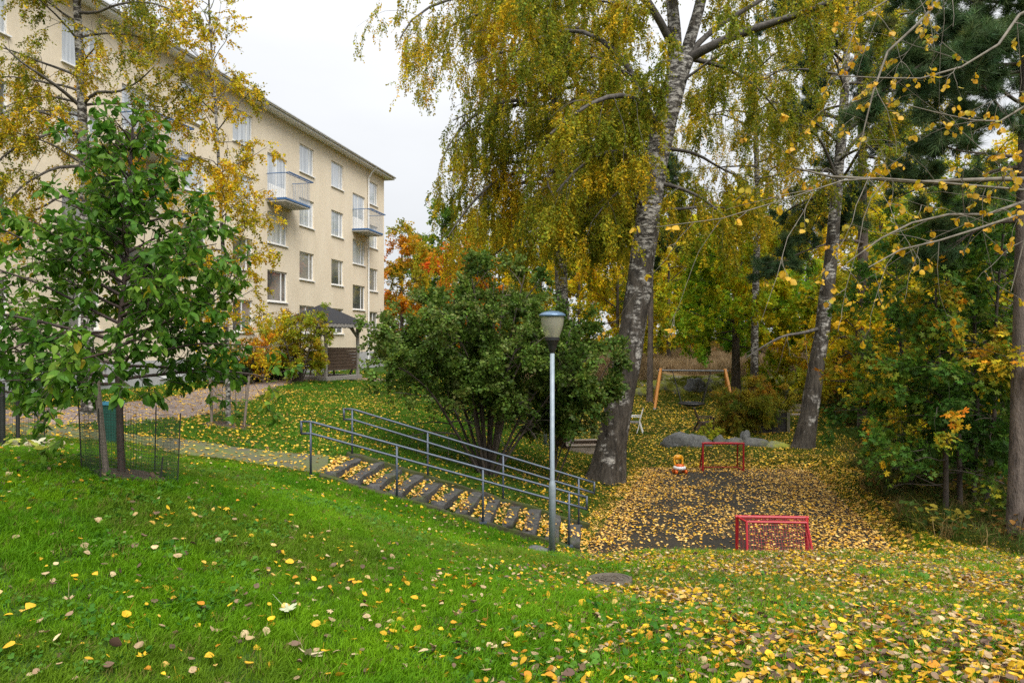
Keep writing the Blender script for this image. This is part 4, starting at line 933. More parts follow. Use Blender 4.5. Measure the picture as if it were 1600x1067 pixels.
where = ['left of the slim pine trunk beyond the rocks', 'just right of the slim pine trunk', 'farther back over the swing beam', 'behind the spreading maple on its right side', 'seen between the maple and the leaning birch',
         'directly right of the far leaning birch', 'behind the maple saplings on their court side', 'behind the tallest maple saplings', 'behind the brown pine trunk', 'far behind the lamp head',
         'far behind the weeping birch trunk', 'far behind the dark shrub top', 'far beyond the red orange maple', 'tall in the distance above the maple', 'tall in the distance behind the dark pine',
         'tall beyond the aspen branches', 'far off above the maple saplings', 'far off past the brown pine', 'at the right hand edge past the brown pine', 'far off behind the big birch trunk',
         'low in the wood between birch and saplings', 'small and low beside the far leaning birch', 'low behind the foremost maple sapling', 'low and close behind the brown pine trunk']
for k, (px, d, h, w, pal) in enumerate(far):
    far_tree('woodland_tree', '%s woodland tree %s' % (desc[pal], where[k]), 'tree', px, d, h, w, pal, 200 + k, int(1750 * (w / 6) ** 2), .085 + d * .0016, .12 if d < 40 else .2, group='trees of the wood beyond the court', r=.1 + h * .006, limbs=22, clear=(1.1 if 940 < px < 1300 and d > 43 else None))

# --- small shrubs round the gazebo and the block
shrub('shrub', 'lime and yellow leaved shrub with several stems in front of the gazebo', 'shrub', 466, 602, 29.3, 3.9, 2.9, 10,
      dict(N=1900, k=9, sl=.3, size=.075, T=T_DIAMOND, pal='lime', hang=.2, flat=.9, freq=1.0), M_BARK, 131, r=.05, low=.25, spread=.85, subs=dict(pm=2.4, ang=50, len=.45, droop=.3, r=.008, min=.15), twigs=dict(pm=3, ang=50, len=.25, droop=.4, r=.004), limbs_n=60)
shrub('shrub', 'small red and orange shrub on the strip along the block wall', 'shrub', 390, 584, 27.4, 2.3, 1.9, 6,
      dict(N=520, k=9, sl=.3, size=.07, T=T_DIAMOND, pal='orange_soft', hang=.2, flat=.9), M_BARK, 132, r=.03, low=.2, subs=dict(pm=2.6, ang=50, len=.45, droop=.3, r=.008, min=.15), twigs=dict(pm=3, ang=50, len=.2, droop=.4, r=.004), limbs_n=34)
for k, (px, d, w, h) in enumerate([(362, 27.0, 1.7, .8), (400, 28.6, 1.9, .9), (434, 30.5, 1.6, .8)]):
    b = G(px, d); shrub('evergreen_shrub', ['low dark evergreen shrub nearest the young birch trunk by the block wall', 'low dark evergreen shrub under the red shrub by the block wall', 'low dark evergreen shrub by the block wall next to the gazebo'][k],
          'shrub', px, 0, d, w, h, 6, dict(N=800, k=10, sl=.22, size=.06, T=T_DIAMOND, pal='ever', hang=-.2, flat=.5), M_BARK, 135 + k, r=.02, low=.4, subs=dict(pm=4, ang=50, len=.5, droop=.1, r=.006, min=.12), twigs=dict(pm=4, ang=50, len=.15, droop=.1, r=.003), limbs_n=30, group='evergreen shrubs along the block wall')
for k, (px, d, w, h, pal) in enumerate([(1150, 26.0, 2.0, 1.7, 'juniper'), (1188, 26.5, 2.9, 1.8, 'rusty')]):
    shrub('bush', ['feathery green bush spilling over the timber box', 'rusty brown end of the bush row beside the leaning birch'][k], 'bush', px, 0, d, w, h, 9,
          dict(N=3200, k=12, sl=.3, size=.045, T=T_DIAMOND, pal=pal, hang=.4, flat=.4, freq=.8, coh=.85, dens=(lambda o: sstep(-1.62, -1.35, o[:, 2])) if k else None), M_BARK, 140 + k, r=.02, low=.35, spread=1.0, subs=dict(pm=5, ang=50, len=.5, droop=.6, r=.005, min=.12), twigs=dict(pm=5, ang=50, len=.2, droop=.9, r=.003), limbs_n=48)
shrub('bush', 'little bright green bush beside the grey rock', 'bush', 1108, 0, 24.2, .8, .55, 6, dict(N=260, k=8, sl=.12, size=.045, T=T_DIAMOND, pal='lime', hang=.1, flat=.9), M_BARK, 145, r=.01, limbs_n=16)

# --- aspen just outside the frame whose branches hang into view on the right
def Q(*a): return PP(*[(x, y, d) for x, y, d in a])
ab = np.array([5.0, 4.9, 0]); ab[2] = gz(5.0, 4.9)
AT = [ab, ab + (.05, .1, 1.6), ab + (.0, .1, 3.4), ab + (-.1, .15, 5.2), ab + (-.1, .2, 7.5)]
root_pt = lambda h: ab + np.array([.02, .1, h])
al = [(np.vstack([root_pt(3.0)[None], Q((1690, 287, 5.2), (1600, 280, 5.1), (1500, 282, 5.0), (1420, 285, 4.9), (1340, 277, 4.8), (1276, 275, 4.7), (1240, 262, 4.6))]), .026, .006),
      (np.vstack([root_pt(2.7)[None], Q((1690, 300, 5.3), (1600, 316, 5.2), (1546, 335, 5.1), (1475, 336, 5.0), (1420, 350, 4.9), (1385, 367, 4.8), (1322, 412, 4.7))]), .022, .004),
      (np.vstack([root_pt(2.6)[None], Q((1690, 318, 5.0), (1600, 335, 4.9), (1538, 354, 4.8), (1475, 374, 4.7), (1405, 391, 4.6), (1357, 418, 4.5))]), .018, .004),
      (np.vstack([root_pt(4.4)[None], Q((1560, -90, 5.0), (1471, 0, 4.9), (1436, 36, 4.8), (1397, 68, 4.8), (1373, 108, 4.7), (1361, 160, 4.6), (1342, 235, 4.6))]), .022, .004),
      (np.vstack([root_pt(3.0)[None], Q((1450, 284, 4.9), (1340, 280, 4.6), (1258, 296, 4.5), (1207, 323, 4.4), (1136, 339, 4.4), (1093, 354, 4.3), (1025, 355, 4.3))]), .012, .002),
      (np.vstack([root_pt(3.6)[None], Q((1680, 100, 5.2), (1590, 178, 5.1), (1540, 190, 5.0), (1480, 180, 4.9), (1420, 165, 4.8))]), .016, .003),
      (np.vstack([root_pt(4.0)[None], Q((1640, 0, 5.2), (1560, 70, 5.0), (1470, 118, 4.9), (1380, 122, 4.8), (1300, 118, 4.7))]), .018, .003),
      (np.vstack([root_pt(4.6)[None], Q((1540, -100, 5.0), (1440, -30, 4.8), (1370, 10, 4.7), (1330, 40, 4.6), (1318, 100, 4.6))]), .016, .003),
      (np.vstack([root_pt(2.9)[None], Q((1640, 330, 4.6), (1600, 390, 4.5), (1585, 430, 4.5), (1580, 455, 4.5))]), .010, .003)]
tree('aspen_tree', 'aspen with lichened grey branches and scattered large yellow leaves reaching in from the right', 'aspen tree',
     [st(AT, .13, .04, 12, .06, .2)],
     dict(n=6, t0=.6, t1=.98, len=lambda t: 1.6, elev=(20, 50), droop=.2, r=.018, az=20, azw=1), dict(pm=2.0, ang=42, len=.30, droop=.35, r=.005, min=.12, s0=.3), dict(pm=3.2, ang=48, len=.16, droop=.4, r=.0025),
     dict(n=7, size=.034, T=T_ASPEN, pal='aspen', hang=.8, follow=.3, flat=.2, keep=.7, s0=.5, wid=1.0), M_ASPENBARK, seed=151, extra=al, singles=270, parts=('trunk', 'leaves'))

# ------------------------------------------------------------------ street lamps
M_POLE = simple('galvanised_pole', (.20, .245, .285), (.27, .315, .35), 14, .55, .2, .15, .003)
M_LCAP = simple('lamp_cap', (.085, .145, .225), (.11, .175, .26), 5, .3, .3, .05, .002)
M_BLACK = simple('black_plastic', (.012, .012, .013), (.02, .02, .021), 10, .45, 0, .1, .002)
def _lens(t, o):
    p = N(t, 'ShaderNodeBsdfPrincipled', Roughness=.25); p.inputs['Base Color'].default_value = (.62, .60, .47, 1); p.inputs['Coat Weight'].default_value = .5
    tr = N(t, 'ShaderNodeBsdfTransparent'); tr.inputs['Color'].default_value = (.86, .85, .76, 1); m = N(t, 'ShaderNodeMixShader', Fac=.36)
    t.links.new(tr.outputs[0], m.inputs[1]); t.links.new(p.outputs[0], m.inputs[2]); t.links.new(m.outputs[0], o.inputs[0])
M_LENS = mat('lamp_lens', _lens)
M_LOUV = simple('lamp_louvre', (.16, .155, .14), (.12, .115, .105), 5, .4, .3, 0)
lb_ = P(863, 868, 11.0); lb_[2] = gz(lb_[0], lb_[1])
lamp = empty('street_lamp', 'grey park lamp post with blue domed cap standing in front of the stair handrail', 'street lamp', lb_, group='park lamps')
Acc().lathe([(0, .03), (.055, .03), (.056, 1.10), (.054, 1.14), (.040, 1.19), (.037, 1.2), (.036, 3.3), (0, 3.3)], sides=18).build('pole', M_POLE, lamp, True)
Acc().lathe([(0, -.06), (.12, -.06), (.12, .03), (.11, .045), (0, .045)], sides=20).build('base_plate', M_BLACK, lamp)
Acc().lathe([(0, 3.25), (.040, 3.25), (.052, 3.29), (.075, 3.37), (.105, 3.44), (.118, 3.455), (.120, 3.50), (.108, 3.505), (0, 3.505)], sides=28).build('neck', M_BLACK, lamp, False)
Acc().lathe([(.112, 3.505), (.138, 3.57), (.162, 3.64), (.180, 3.71), (.190, 3.80), (.192, 3.83)], sides=32).build('lens', M_LENS, lamp, True)
lv = Acc()
for k in range(6): lv.lathe([(.02, 3.53 + k * .04), (.066, 3.53 + k * .04), (.068, 3.548 + k * .04), (.02, 3.556 + k * .04)], sides=20)
lv.lathe([(.0, 3.5), (.03, 3.5), (.03, 3.8), (.07, 3.8), (.07, 3.83), (0, 3.83)], sides=16); lv.build('louvre', M_LOUV, lamp)
Acc().lathe([(0, 3.835), (.205, 3.835), (.216, 3.842), (.217, 3.86), (.205, 3.875), (.16, 3.902), (.09, 3.922), (0, 3.93)], sides=36).build('cap', M_LCAP, lamp, True)
l2 = P(852, 708, 22); l2[2] = gz(l2[0], l2[1]); dup(lamp, 'farther park lamp post, mostly hidden behind the dark shrub near the sandbox', l2)

# ------------------------------------------------------------------ stairs and handrails
def _stone(c1, c2, moss, name, thr=(.5, .68)):
    def f(t, o):
        p = N(t, 'ShaderNodeBsdfPrincipled', Roughness=.85); p.inputs['Specular IOR Level'].default_value = .3
        g = t.nodes.new('ShaderNodeNewGeometry'); s = t.nodes.new('ShaderNodeSeparateXYZ')
        base = ramp(t, noise(t, 9, 6, 'Object'), [(.3, c1), (.7, c2)])
        fac = ramp(t, noise(t, 2.3, 6, 'Object', rough=.7), [(thr[0], (0, 0, 0)), (thr[1], (1, 1, 1))])
        c = mixc(t, fac, base, moss); c = mixc(t, .7, c, ramp(t, noise(t, 50, 3, 'Object'), [(.3, (.6, .6, .6)), (.7, (1.3, 1.3, 1.3))]), 'MULTIPLY')
        t.links.new(c, p.inputs['Base Color']); t.links.new(bump(t, noise(t, 18, 5, 'Object'), .8, .02), p.inputs['Normal']); t.links.new(p.outputs[0], o.inputs[0])
    return mat(name, f)
M_STEP = _stone((.036, .035, .034), (.085, .082, .078), (.055, .07, .014), 'step_stone', (.50, .70))
M_KERB = _stone((.034, .028, .02), (.06, .05, .036), (.045, .058, .010), 'mossy_kerb', (.38, .55))
M_ROCK = _stone((.065, .067, .068), (.135, .137, .13), (.10, .11, .035), 'rock_grey', (.60, .8))
M_ROCKDARK = _stone((.06, .06, .056), (.125, .122, .112), (.085, .095, .02), 'rock_dark', (.52, .7))
M_ROCKMOSS = _stone((.08, .08, .074), (.16, .157, .145), (.20, .21, .025), 'rock_mossy', (.36, .54))
stair = empty('staircase', 'outdoor stair of dark stone steps with leaf filled treads and mossy side kerbs', 'stairs', (-1, 12.4, gz(-1, 12.4)))
sb = np.array(stair.location)
def block(c, size, rz, seed, M=None, rough=.02, n=3):
    """a worn stone block: a box cut into n pieces each way with its surface made uneven"""
    rng = np.random.default_rng(seed); a = Acc(); V, Fc = [], []
    g = np.linspace(-.5, .5, n + 1); fr = []
    for ax in range(3):
        for sg in (-.5, .5):
            u, w_ = np.meshgrid(g, g, indexing='ij'); q = np.zeros(u.shape + (3,)); q[..., ax] = sg; q[..., (ax + 1) % 3] = u; q[..., (ax + 2) % 3] = w_
            i = np.arange(n)[:, None] * (n + 1) + np.arange(n)[None]; f = np.stack([i, i + n + 1, i + n + 2, i + 1], -1).reshape(-1, 4)
            if sg < 0: f = f[:, ::-1]
            p = q.reshape(-1, 3); rr = (p ** 2 * 4); edge = ((np.abs(p) > .45).sum(1) >= 2)[:, None]
            p = p * (1 - .03 * edge) * np.asarray(size); p = p + (np.stack([vnoise(p * 6 + seed * 3.7 + k * 11) for k in range(3)], 1) - .5) * rough * 2
            a.add(p, f)
    V = np.concatenate(a.V)
    if M is not None: V = V @ np.asarray(M).T
    cz_, sz_ = math.cos(rz), math.sin(rz); V = V @ np.array([[cz_, sz_, 0], [-sz_, cz_, 0], [0, 0, 1]]) + np.asarray(c)
    return Acc().add(V, a.Fq)
NS = 12; steps_xyz = []
for k in range(NS):
    u = (k + .35) / NS; x = -3.25 + 4.55 * u; y = 12.4; z = CZ - 2.31 - 1.33 * u
    steps_xyz.append((x, z))
    o = block((x + .07 - sb[0], y - sb[1], z + .0 - sb[2]), (.21 + RNG.random() * .05, 1.46 + RNG.random() * .08, .13), R(-7) + RNG.normal() * .03, k, M=np.asarray(Matrix.Rotation(RNG.normal() * .035, 3, 'X') @ Matrix.Rotation(RNG.normal() * .045, 3, 'Y')), rough=.03, n=5).build('step', M_STEP, stair, True)
for nm, y0, x0, x1, z0, z1 in (('kerb', 11.62, -3.3, 1.15, -2.37, -3.66), ('kerb', 13.2, -3.2, 1.5, -2.24, -3.68)):
    a = Acc(); n = 14
    A0 = np.array([x0, y0 - .0, CZ + z0]); A1 = np.array([x1, y0 + .05, CZ + z1]); d = nrm(A1 - A0)
    M = np.stack([d, np.array([0, 1.0, 0]), np.cross(d, [0, 1.0, 0])], 1); pts = []
    c = (A0 + A1) / 2 - sb; b = block(c, (np.linalg.norm(A1 - A0), .11, .18), 0, 60 + int(y0), M=M, rough=.035, n=16); b.build(nm, M_KERB, stair, True)
M_RAIL = simple('rail_grey_steel', (.055, .07, .095), (.075, .092, .12), 14, .45, .35, .1, .002)
def handrail(label, x0, x1, y, z0, z1):
    r = empty('handrail', label, 'handrail', (x0, y, z0), group='handrails of the stair')
    o = np.array([x0, y, z0]); s = (z1 - z0) / (x1 - x0)
    for h, nm in ((.92, 'top_rail'), (.72, 'lower_rail')):
        p = [(x0 - .16, y, z0 + h), (x0 - .02, y, z0 + h), (x0 + .06, y, z0 + h + s * .06), (x1, y, z1 + h), (x1 + .3, y, z1 + h + .3 * s)]
        Acc().tube(np.array(p) - o, .021, 8).build(nm, M_RAIL, r, True)
    e = Acc()
    for xx, zz in ((x0 - .16, z0), (x1 + .3, z1 + .3 * s)): e.tube(np.array([(xx, y, zz + .70), (xx, y, zz + .94)]) - o, .020, 8)
    e.build('end_loop', M_RAIL, r, True)
    for k in range(4):
        xx = x0 + (x1 - x0) * k / 3; zz = z0 + s * (xx - x0)
        pb = Acc().tube(np.array([(xx, y, zz - .05), (xx, y, zz + .91)]) - o, .020, 8).build('post', M_RAIL, r, True)
        Acc().box(np.array((xx, y, zz + .01)) - o, (.13, .13, .02)).build('foot_plate', M_RAIL, pb)
handrail('steel handrail on the lawn side of the stair, nearer the lamp post', -3.42, .97, 11.6, CZ - 2.32, CZ - 3.52)
handrail('steel handrail on the shrub side of the stair, behind the stone steps', -3.09, 1.29, 13.2, CZ - 2.27, CZ - 3.6)

# ------------------------------------------------------------------ goals and toy on the court
M_RED = simple('red_enamel', (.27, .006, .012), (.36, .009, .016), 12, .45, 0, .08, .002)
M_NETR = simple('net_red', (.24, .022, .028), (.32, .03, .03), 10, .8, 0, 0)
M_NETB = simple('net_dark', (.05, .02, .02), (.08, .03, .025), 10, .8, 0, 0)
def goal(label, x, y, rz, net):
    g = empty('hockey_goal', label, 'hockey goal', (x, y, COURT_Z + .012), rz, group='small red hockey goals on the court')
    Wd, H, dt, db, ins = .565, .78, .24, .50, .09; r = .028
    Acc().tube([(-Wd, 0, 0), (-Wd, 0, H)], r).tube([(Wd, 0, 0), (Wd, 0, H)], r).build('post', M_RED, g)
    Acc().tube([(-Wd - r, 0, H), (Wd + r, 0, H)], r).build('crossbar', M_RED, g)
    bk = Acc().tube([(-Wd + ins, -dt, H - .02), (Wd - ins, -dt, H - .02)], .021)
    for s in (-1, 1): bk.tube([(s * Wd, 0, H), (s * (Wd - ins), -dt, H - .02), (s * (Wd - .03), -db, .02)], .021)
    bk.tube([(-Wd + .03, -db, .02), (Wd - .03, -db, .02)], .02)
    for s in (-1, 1): bk.tube([(s * Wd, 0, .02), (s * (Wd - .03), -db, .02)], .02)
    bk.build('back_frame', M_RED, g)
    nt_ = Acc(); t = .0033
    def sheet(a, b, c, d, nu, nv):      # a-b top edge, d-c bottom edge
        a, b, c, d = map(np.array, (a, b, c, d)); Pt = []
        for i in range(nu + 1):
            u = i / nu; p, q = a + (b - a) * u, d + (c - d) * u; m = (p + q) / 2; Pt.append([p, (p + m) / 2 + RNG.normal(0, .006, 3), m + RNG.normal(0, .008, 3), (m + q) / 2 + RNG.normal(0, .006, 3), q])
        for i in range(nv + 1):
            v = i / nv; p, q = a + (d - a) * v, b + (c - b) * v; m = (p + q) / 2; Pt.append([p, (p + m) / 2 + RNG.normal(0, .005, 3), m + RNG.normal(0, .008, 3), (m + q) / 2, q])
        Pt = np.array(Pt, float); nt_.add(*tubes(Pt, np.full(Pt.shape[:2], t), 3))
    tl, tr_ = (-Wd + ins, -dt, H - .02), (Wd - ins, -dt, H - .02); bl_, br = (-Wd + .03, -db, .02), (Wd - .03, -db, .02)
    sheet(tl, tr_, br, bl_, 22, 15); sheet((-Wd, 0, H), (Wd, 0, H), tr_, tl, 22, 5)
    sheet((-Wd, 0, H), tl, bl_, (-Wd, 0, .02), 6, 15); sheet((Wd, 0, H), tr_, br, (Wd, 0, .02), 6, 15)
    nt_.build('net', net, g); return g
gf_ = P(1206, 800, 11.25); goal('red hockey goal on the near edge of the court seen from its netted back', gf_[0], 11.25, R(-3), M_NETR)
gb_ = P(1130, 738, 19.2); goal('smaller looking red hockey goal at the far end of the court beyond the leaf cover', gb_[0], 19.2, R(178), M_NETB)
M_TW = simple('toy_white', (.72, .72, .74), (.66, .66, .68), 5, .35, 0, 0)
M_TO = simple('toy_orange', (.75, .14, .015), (.70, .12, .012), 5, .35, 0, 0)
M_TY = simple('toy_yellow', (.78, .36, .015), (.72, .33, .012), 5, .35, 0, 0)
ty = P(1062, 743, 18.9); toy = empty('toy_walker', 'white and orange toddler ride on toy with yellow backrest on the far court edge', 'toy', (ty[0], 18.9, COURT_Z + .012), R(8))
Acc().lathe([(0, .10), (.13, .10), (.17, .13), (.175, .17), (.15, .20), (0, .20)], sides=20).build('body', M_TW, toy, True)
Acc().box((0, .0, .225), (.20, .17, .05)).lathe([(0, .19), (.11, .19), (.10, .24), (0, .245)], sides=16).build('seat', M_TO, toy, True)
bkr = Acc().tube(resample([(-.10, .07, .2), (-.12, .09, .33), (-.13, .10, .40), (-.07, .11, .47), (.07, .11, .47), (.13, .10, .40), (.12, .09, .33), (.10, .07, .2)], 22), .024, 8)
bkr.box((0, .105, .42), (.22, .03, .10)).build('backrest', M_TY, toy, True)
for sx in (-1, 1):
    for sy in (-1, 1):
        wv = Acc(); a = np.linspace(0, 2 * np.pi, 17)[:-1]
        for xx in (-.025, .025): pass
        V = np.concatenate([np.stack([np.full(16, q), r_ * np.cos(a), r_ * np.sin(a)], 1) for q, r_ in ((-.028, .03), (-.028, .055), (.028, .055), (.028, .03))])
        wv.add(V + np.array([sx * .14, sy * .10, .056]), [quads(4, 16), np.arange(16)[::-1][None], np.arange(48, 64)[None]]); wv.build('wheel', M_TO, toy, True)

# ------------------------------------------------------------------ gazebo
M_GREYWOOD = simple('weathered_wood', (.20, .18, .16), (.32, .295, .265), 7, .85, 0, .5, .006, (1, 1, 6))
M_BROWNWOOD = simple('brown_stained_wood', (.055, .034, .022), (.095, .06, .04), 8, .75, 0, .4, .005, (4, 1, 1))
M_FELT = simple('roof_felt', (.013, .013, .016), (.024, .024, .027), 30, .95, 0, .5, .006)
M_FELT2 = simple('roof_felt_edge', (.30, .28, .26), (.22, .205, .19), 10, .85, 0, .3, .004)
gzb = P(492, 597, 31.4); gb0 = gz(gzb[0], gzb[1]); gaz = empty('gazebo', 'weathered wooden garden pavilion with a dark hipped felt roof and slatted sides', 'gazebo', (gzb[0], gzb[1] + 1.2, gb0), R(-24))
hw = 1.18; Acc().box((0, 0, .09), (2 * hw + .3, 2 * hw + .3, .18)).build('deck', M_GREYWOOD, gaz)
for sx in (-1, 1):
    for sy in (-1, 1):
        Acc().box((sx * hw, sy * hw, 1.38), (.12, .12, 2.4)).build('post', M_GREYWOOD, gaz)
        br_ = Acc()
        for ax in (0, 1):
            a = np.array([sx * hw, sy * hw, 1.95]); b = np.array([sx * hw, sy * hw, 2.5]); b[ax] -= (sx, sy)[ax] * .48; br_.bar(a, b, .06, .09)
        br_.bar((sx * hw, sy * hw, .95), (sx * (hw - .5), sy * (hw + .06), .2), .06, .10); br_.build('brace', M_GREYWOOD, gaz)
for ax in (0, 1):
    for s in (-1, 1):
        c = [0, 0, 2.56]; c[1 - ax] = s * hw; sz = [.1, .1, .14]; sz[ax] = 2 * hw + .5; Acc().box(c, sz).build('beam', M_GREYWOOD, gaz)
        if (ax, s) == (0, -1): continue
        for k in range(7 if (ax, s) != (1, -1) else 6):
            c = [0, 0, .52 + k * .15]; c[1 - ax] = s * (hw - .02); sz = [.025, .025, .13]; sz[ax] = 2 * hw - .14
            Acc().box(c, sz).build('board', M_BROWNWOOD, gaz)
rw = hw + .42; rfz = Acc(); Vr = [(-rw, -rw, 2.62), (rw, -rw, 2.62), (rw, rw, 2.62), (-rw, rw, 2.62), (0, 0, 3.58), (-rw, -rw, 2.56), (rw, -rw, 2.56), (rw, rw, 2.56), (-rw, rw, 2.56), (0, 0, 3.50)]
rfz.add(Vr, [np.array([[0, 1, 4], [1, 2, 4], [2, 3, 4], [3, 0, 4], [6, 5, 9], [7, 6, 9], [8, 7, 9], [5, 8, 9]]), np.array([[0, 5, 6, 1], [1, 6, 7, 2], [2, 7, 8, 3], [3, 8, 5, 0]])])
rz_ = rfz.build('roof', M_FELT, gaz)
va = Acc()
for s in (-1, 1):
    for k in range(26):
        u = -rw + .06 + k * (2 * rw - .12) / 25
        va.box((u, s * (rw + .012), 2.53 - .02 * (k % 2)), (.115, .02, .14)); va.box((s * (rw + .012), u, 2.53 - .02 * (k % 2)), (.02, .115, .14))
va.build('valance', M_FELT2, rz_)
tb = empty('garden_table', 'dark wooden table and bench standing inside the gazebo', 'table', (gzb[0], gzb[1] + 1.2, gb0 + .18), R(-24))
a = Acc()
for k in range(5): a.box((0, -.3 + k * .15, .72), (1.3, .13, .04))
a.build('tabletop', M_BROWNWOOD, tb)
for s in (-1, 1):
    for q in (-1, 1): Acc().bar((s * .5, q * .26, 0), (s * .5, q * .16, .70), .06, .06).build('leg', M_BROWNWOOD, tb)

# ------------------------------------------------------------------ playground furniture
M_SWINGWOOD = simple('orange_glulam', (.52, .22, .035), (.43, .17, .028), 8, .55, 0, .3, .004, (1, 1, .2))
M_STEEL = simple('dull_steel', (.11, .112, .115), (.15, .155, .16), 9, .45, .6, .05, .002)
s0 = G(1029, 34.6); s1 = G(1136, 34.0); bz = CZ + (HY - 579) / F * 34.3
sw = empty('swing_set', 'orange timber swing frame with a round black nest seat', 'swing', s0); o = s0.copy()
dv = nrm(np.array([s1[0] - s0[0], s1[1] - s0[1], 0])); pv = np.array([-dv[1], dv[0], 0])
t0 = np.array([s0[0] + .12, s0[1], bz]); t1 = np.array([s1[0] - .1, s1[1], bz])
Acc().tube(np.array([t0 - dv * .15, t1 + dv * .15]) - o, .045, 10).build('beam', M_STEEL, sw)
for e_, tp, sg in ((s0, t0, -1), (s1, t1, 1)):
    for q in (-1, 1):
        ft = e_ + pv * q * 1.0 + dv * sg * .22; ft[2] = gz(ft[0], ft[1]) - .05
        lg = Acc().bar(ft - o, tp + np.array([0, 0, .08]) + pv * q * .08 - o, .11, .11).build('leg', M_SWINGWOOD, sw)
        Acc().bar(ft - o, ft - o + (tp - ft) * .10, .125, .125).build('foot_shoe', M_STEEL, lg)
sc_ = (t0 + t1) / 2 - dv * .05; sc_[2] = CZ + (HY - 631) / F * 34; sx_ = np.array([1.0, 0, 0]); an = np.linspace(0, 2 * np.pi, 25)
ring = np.stack([np.cos(an) * .60, np.sin(an) * .60, 0 * an], 1) + sc_
seat = Acc().tube(ring - o, .055, 8, False).build('nest_seat', M_BLACK, sw)
a = Acc(); 
for k in range(-7, 8):
    u = k / 8 * .58; h_ = math.sqrt(.58 ** 2 - u * u); tt = np.linspace(-1, 1, 9)
    dip = -.16 * (1 - (u / .58) ** 2) * (1 - tt ** 2)
    a.tube(np.stack([np.full(9, u), tt * h_, dip], 1) + sc_ - o, .014, 4, False); a.tube(np.stack([tt * h_, np.full(9, u), dip], 1) + sc_ - o, .014, 4, False)
a.build('nest_net', M_BLACK, seat)
for q in (-1, 1):
    hang = sc_ + dv * q * .95; hang[2] = bz
    for s in (-1, 1): Acc().tube(np.array([hang, sc_ + dv * q * .5 + pv * s * .34]) - o, .022, 5).build('rope', M_BLACK, sw)

def obj_base(px, py, d):
    b = P(px, py, d); b[2] = gz(b[0], d); return b
M_PALEWOOD = simple('grey_planks', (.20, .165, .13), (.30, .25, .20), 6, .85, 0, .4, .005, (1, 5, 1))
b = obj_base(915, 700, 22.6); sbx = empty('sandbox', 'low weathered timber sandbox with a wide plank rim beside the birch trunk', 'sandbox', b, R(6))
for s in (-1, 1):
    for k in range(2):
        Acc().box((0, s * .6, .07 + k * .145), (1.36, .04, .14)).build('plank', M_PALEWOOD, sbx); Acc().box((s * .66, 0, .07 + k * .145), (.04, 1.16, .14)).build('plank', M_PALEWOOD, sbx)
    Acc().box((0, s * .57, .305), (1.5, .20, .03)).build('rim_plank', M_PALEWOOD, sbx); Acc().box((s * .62, 0, .304), (.20, .94, .03)).build('rim_plank', M_PALEWOOD, sbx)
Acc().box((0, 0, .12), (1.28, 1.16, .12)).build('sand', simple('sand', (.24, .17, .10), (.17, .115, .06), 20, .95), sbx, False)
b = obj_base(1005, 690, 22.9); M_CONC = simple('concrete', (.38, .37, .34), (.30, .29, .27), 6, .9, 0, .3, .004)
po = obj_base(877, 700, 22.4); pot = empty('plant_pot', 'brown tapered planter pot next to the timber sandbox', 'plant pot', po)
Acc().lathe([(0, 0), (.14, 0), (.185, .36), (.205, .36), (.21, .42), (.18, .42), (.17, .36), (0, .35)], sides=20).build('body', simple('terracotta_dark', (.14, .085, .06), (.10, .06, .045), 8, .7), pot, True)
Acc().lathe([(0, .37), (.168, .365), (.0, .39)], sides=12).build('soil', simple('potting_soil', (.03, .02, .014), (.05, .035, .024), 20, .95), pot)
# white tube chair facing left
b = obj_base(991, 672, 26.6); ch = empty('garden_chair', 'white metal tube garden chair seen from the side behind the birch', 'chair', b, R(-12))
M_CHW = M_WHITE; M_SLING = simple('grey_sling', (.16, .15, .145), (.12, .115, .11), 8, .8)
for s in (-1, 1):
    Acc().tube(resample([(.34, s * .26, 0), (.25, s * .26, .3), (.21, s * .26, .46), (.27, s * .26, .7), (.34, s * .26, .95)], 16), .022, 7).build('side_frame', M_CHW, ch, True)
    Acc().tube(resample([(-.30, s * .26, 0), (-.28, s * .26, .35), (-.22, s * .26, .62), (.05, s * .26, .66), (.26, s * .26, .66)], 14), .020, 7).build('arm', M_CHW, ch, True)
    Acc().tube(resample([(.10, s * .25, 0), (.18, s * .25, .28), (.2, s * .25, .45)], 8), .018, 7).build('leg', M_CHW, ch, True)
Acc().box((-.03, 0, .43), (.48, .50, .03)).tube([(-.27, -.26, .43), (-.27, .26, .43)], .018, 6).build('seat', M_SLING, ch)
Acc().bar((.23, 0, .48), (.345, 0, .95), .50, .02, (1, 0, 0)).tube([(.34, -.26, .95), (.34, .26, .95)], .022, 6).build('backrest', M_SLING, ch)
# brown slatted chair facing right
b = obj_base(1099, 668, 27.0); ch = empty('wooden_chair', 'dark brown slatted wooden armchair beside the bush', 'chair', b, R(-6))
for s in (-1, 1):
    Acc().bar((.34, s * .27, 0), (.34, s * .27, .54), .06, .06).build('leg', M_BROWNWOOD, ch); Acc().bar((-.34, s * .27, 0), (-.10, s * .27, .40), .06, .07).build('leg', M_BROWNWOOD, ch)
    Acc().box((.08, s * .29, .56), (.66, .10, .03)).build('arm', M_BROWNWOOD, ch); Acc().bar((-.2, s * .25, .3), (.36, s * .25, .36), .04, .08).build('side_rail', M_BROWNWOOD, ch)
for k in range(5): Acc().box((-.12 + k * .11, 0, .345 + k * .012), (.095, .50, .022)).build('slat', M_BROWNWOOD, ch)
for k in range(5): Acc().bar((-.14, -.2 + k * .10, .33), (-.36, -.2 + k * .10, .93), .088, .022, (1, 0, 0)).build('slat', M_BROWNWOOD, ch)
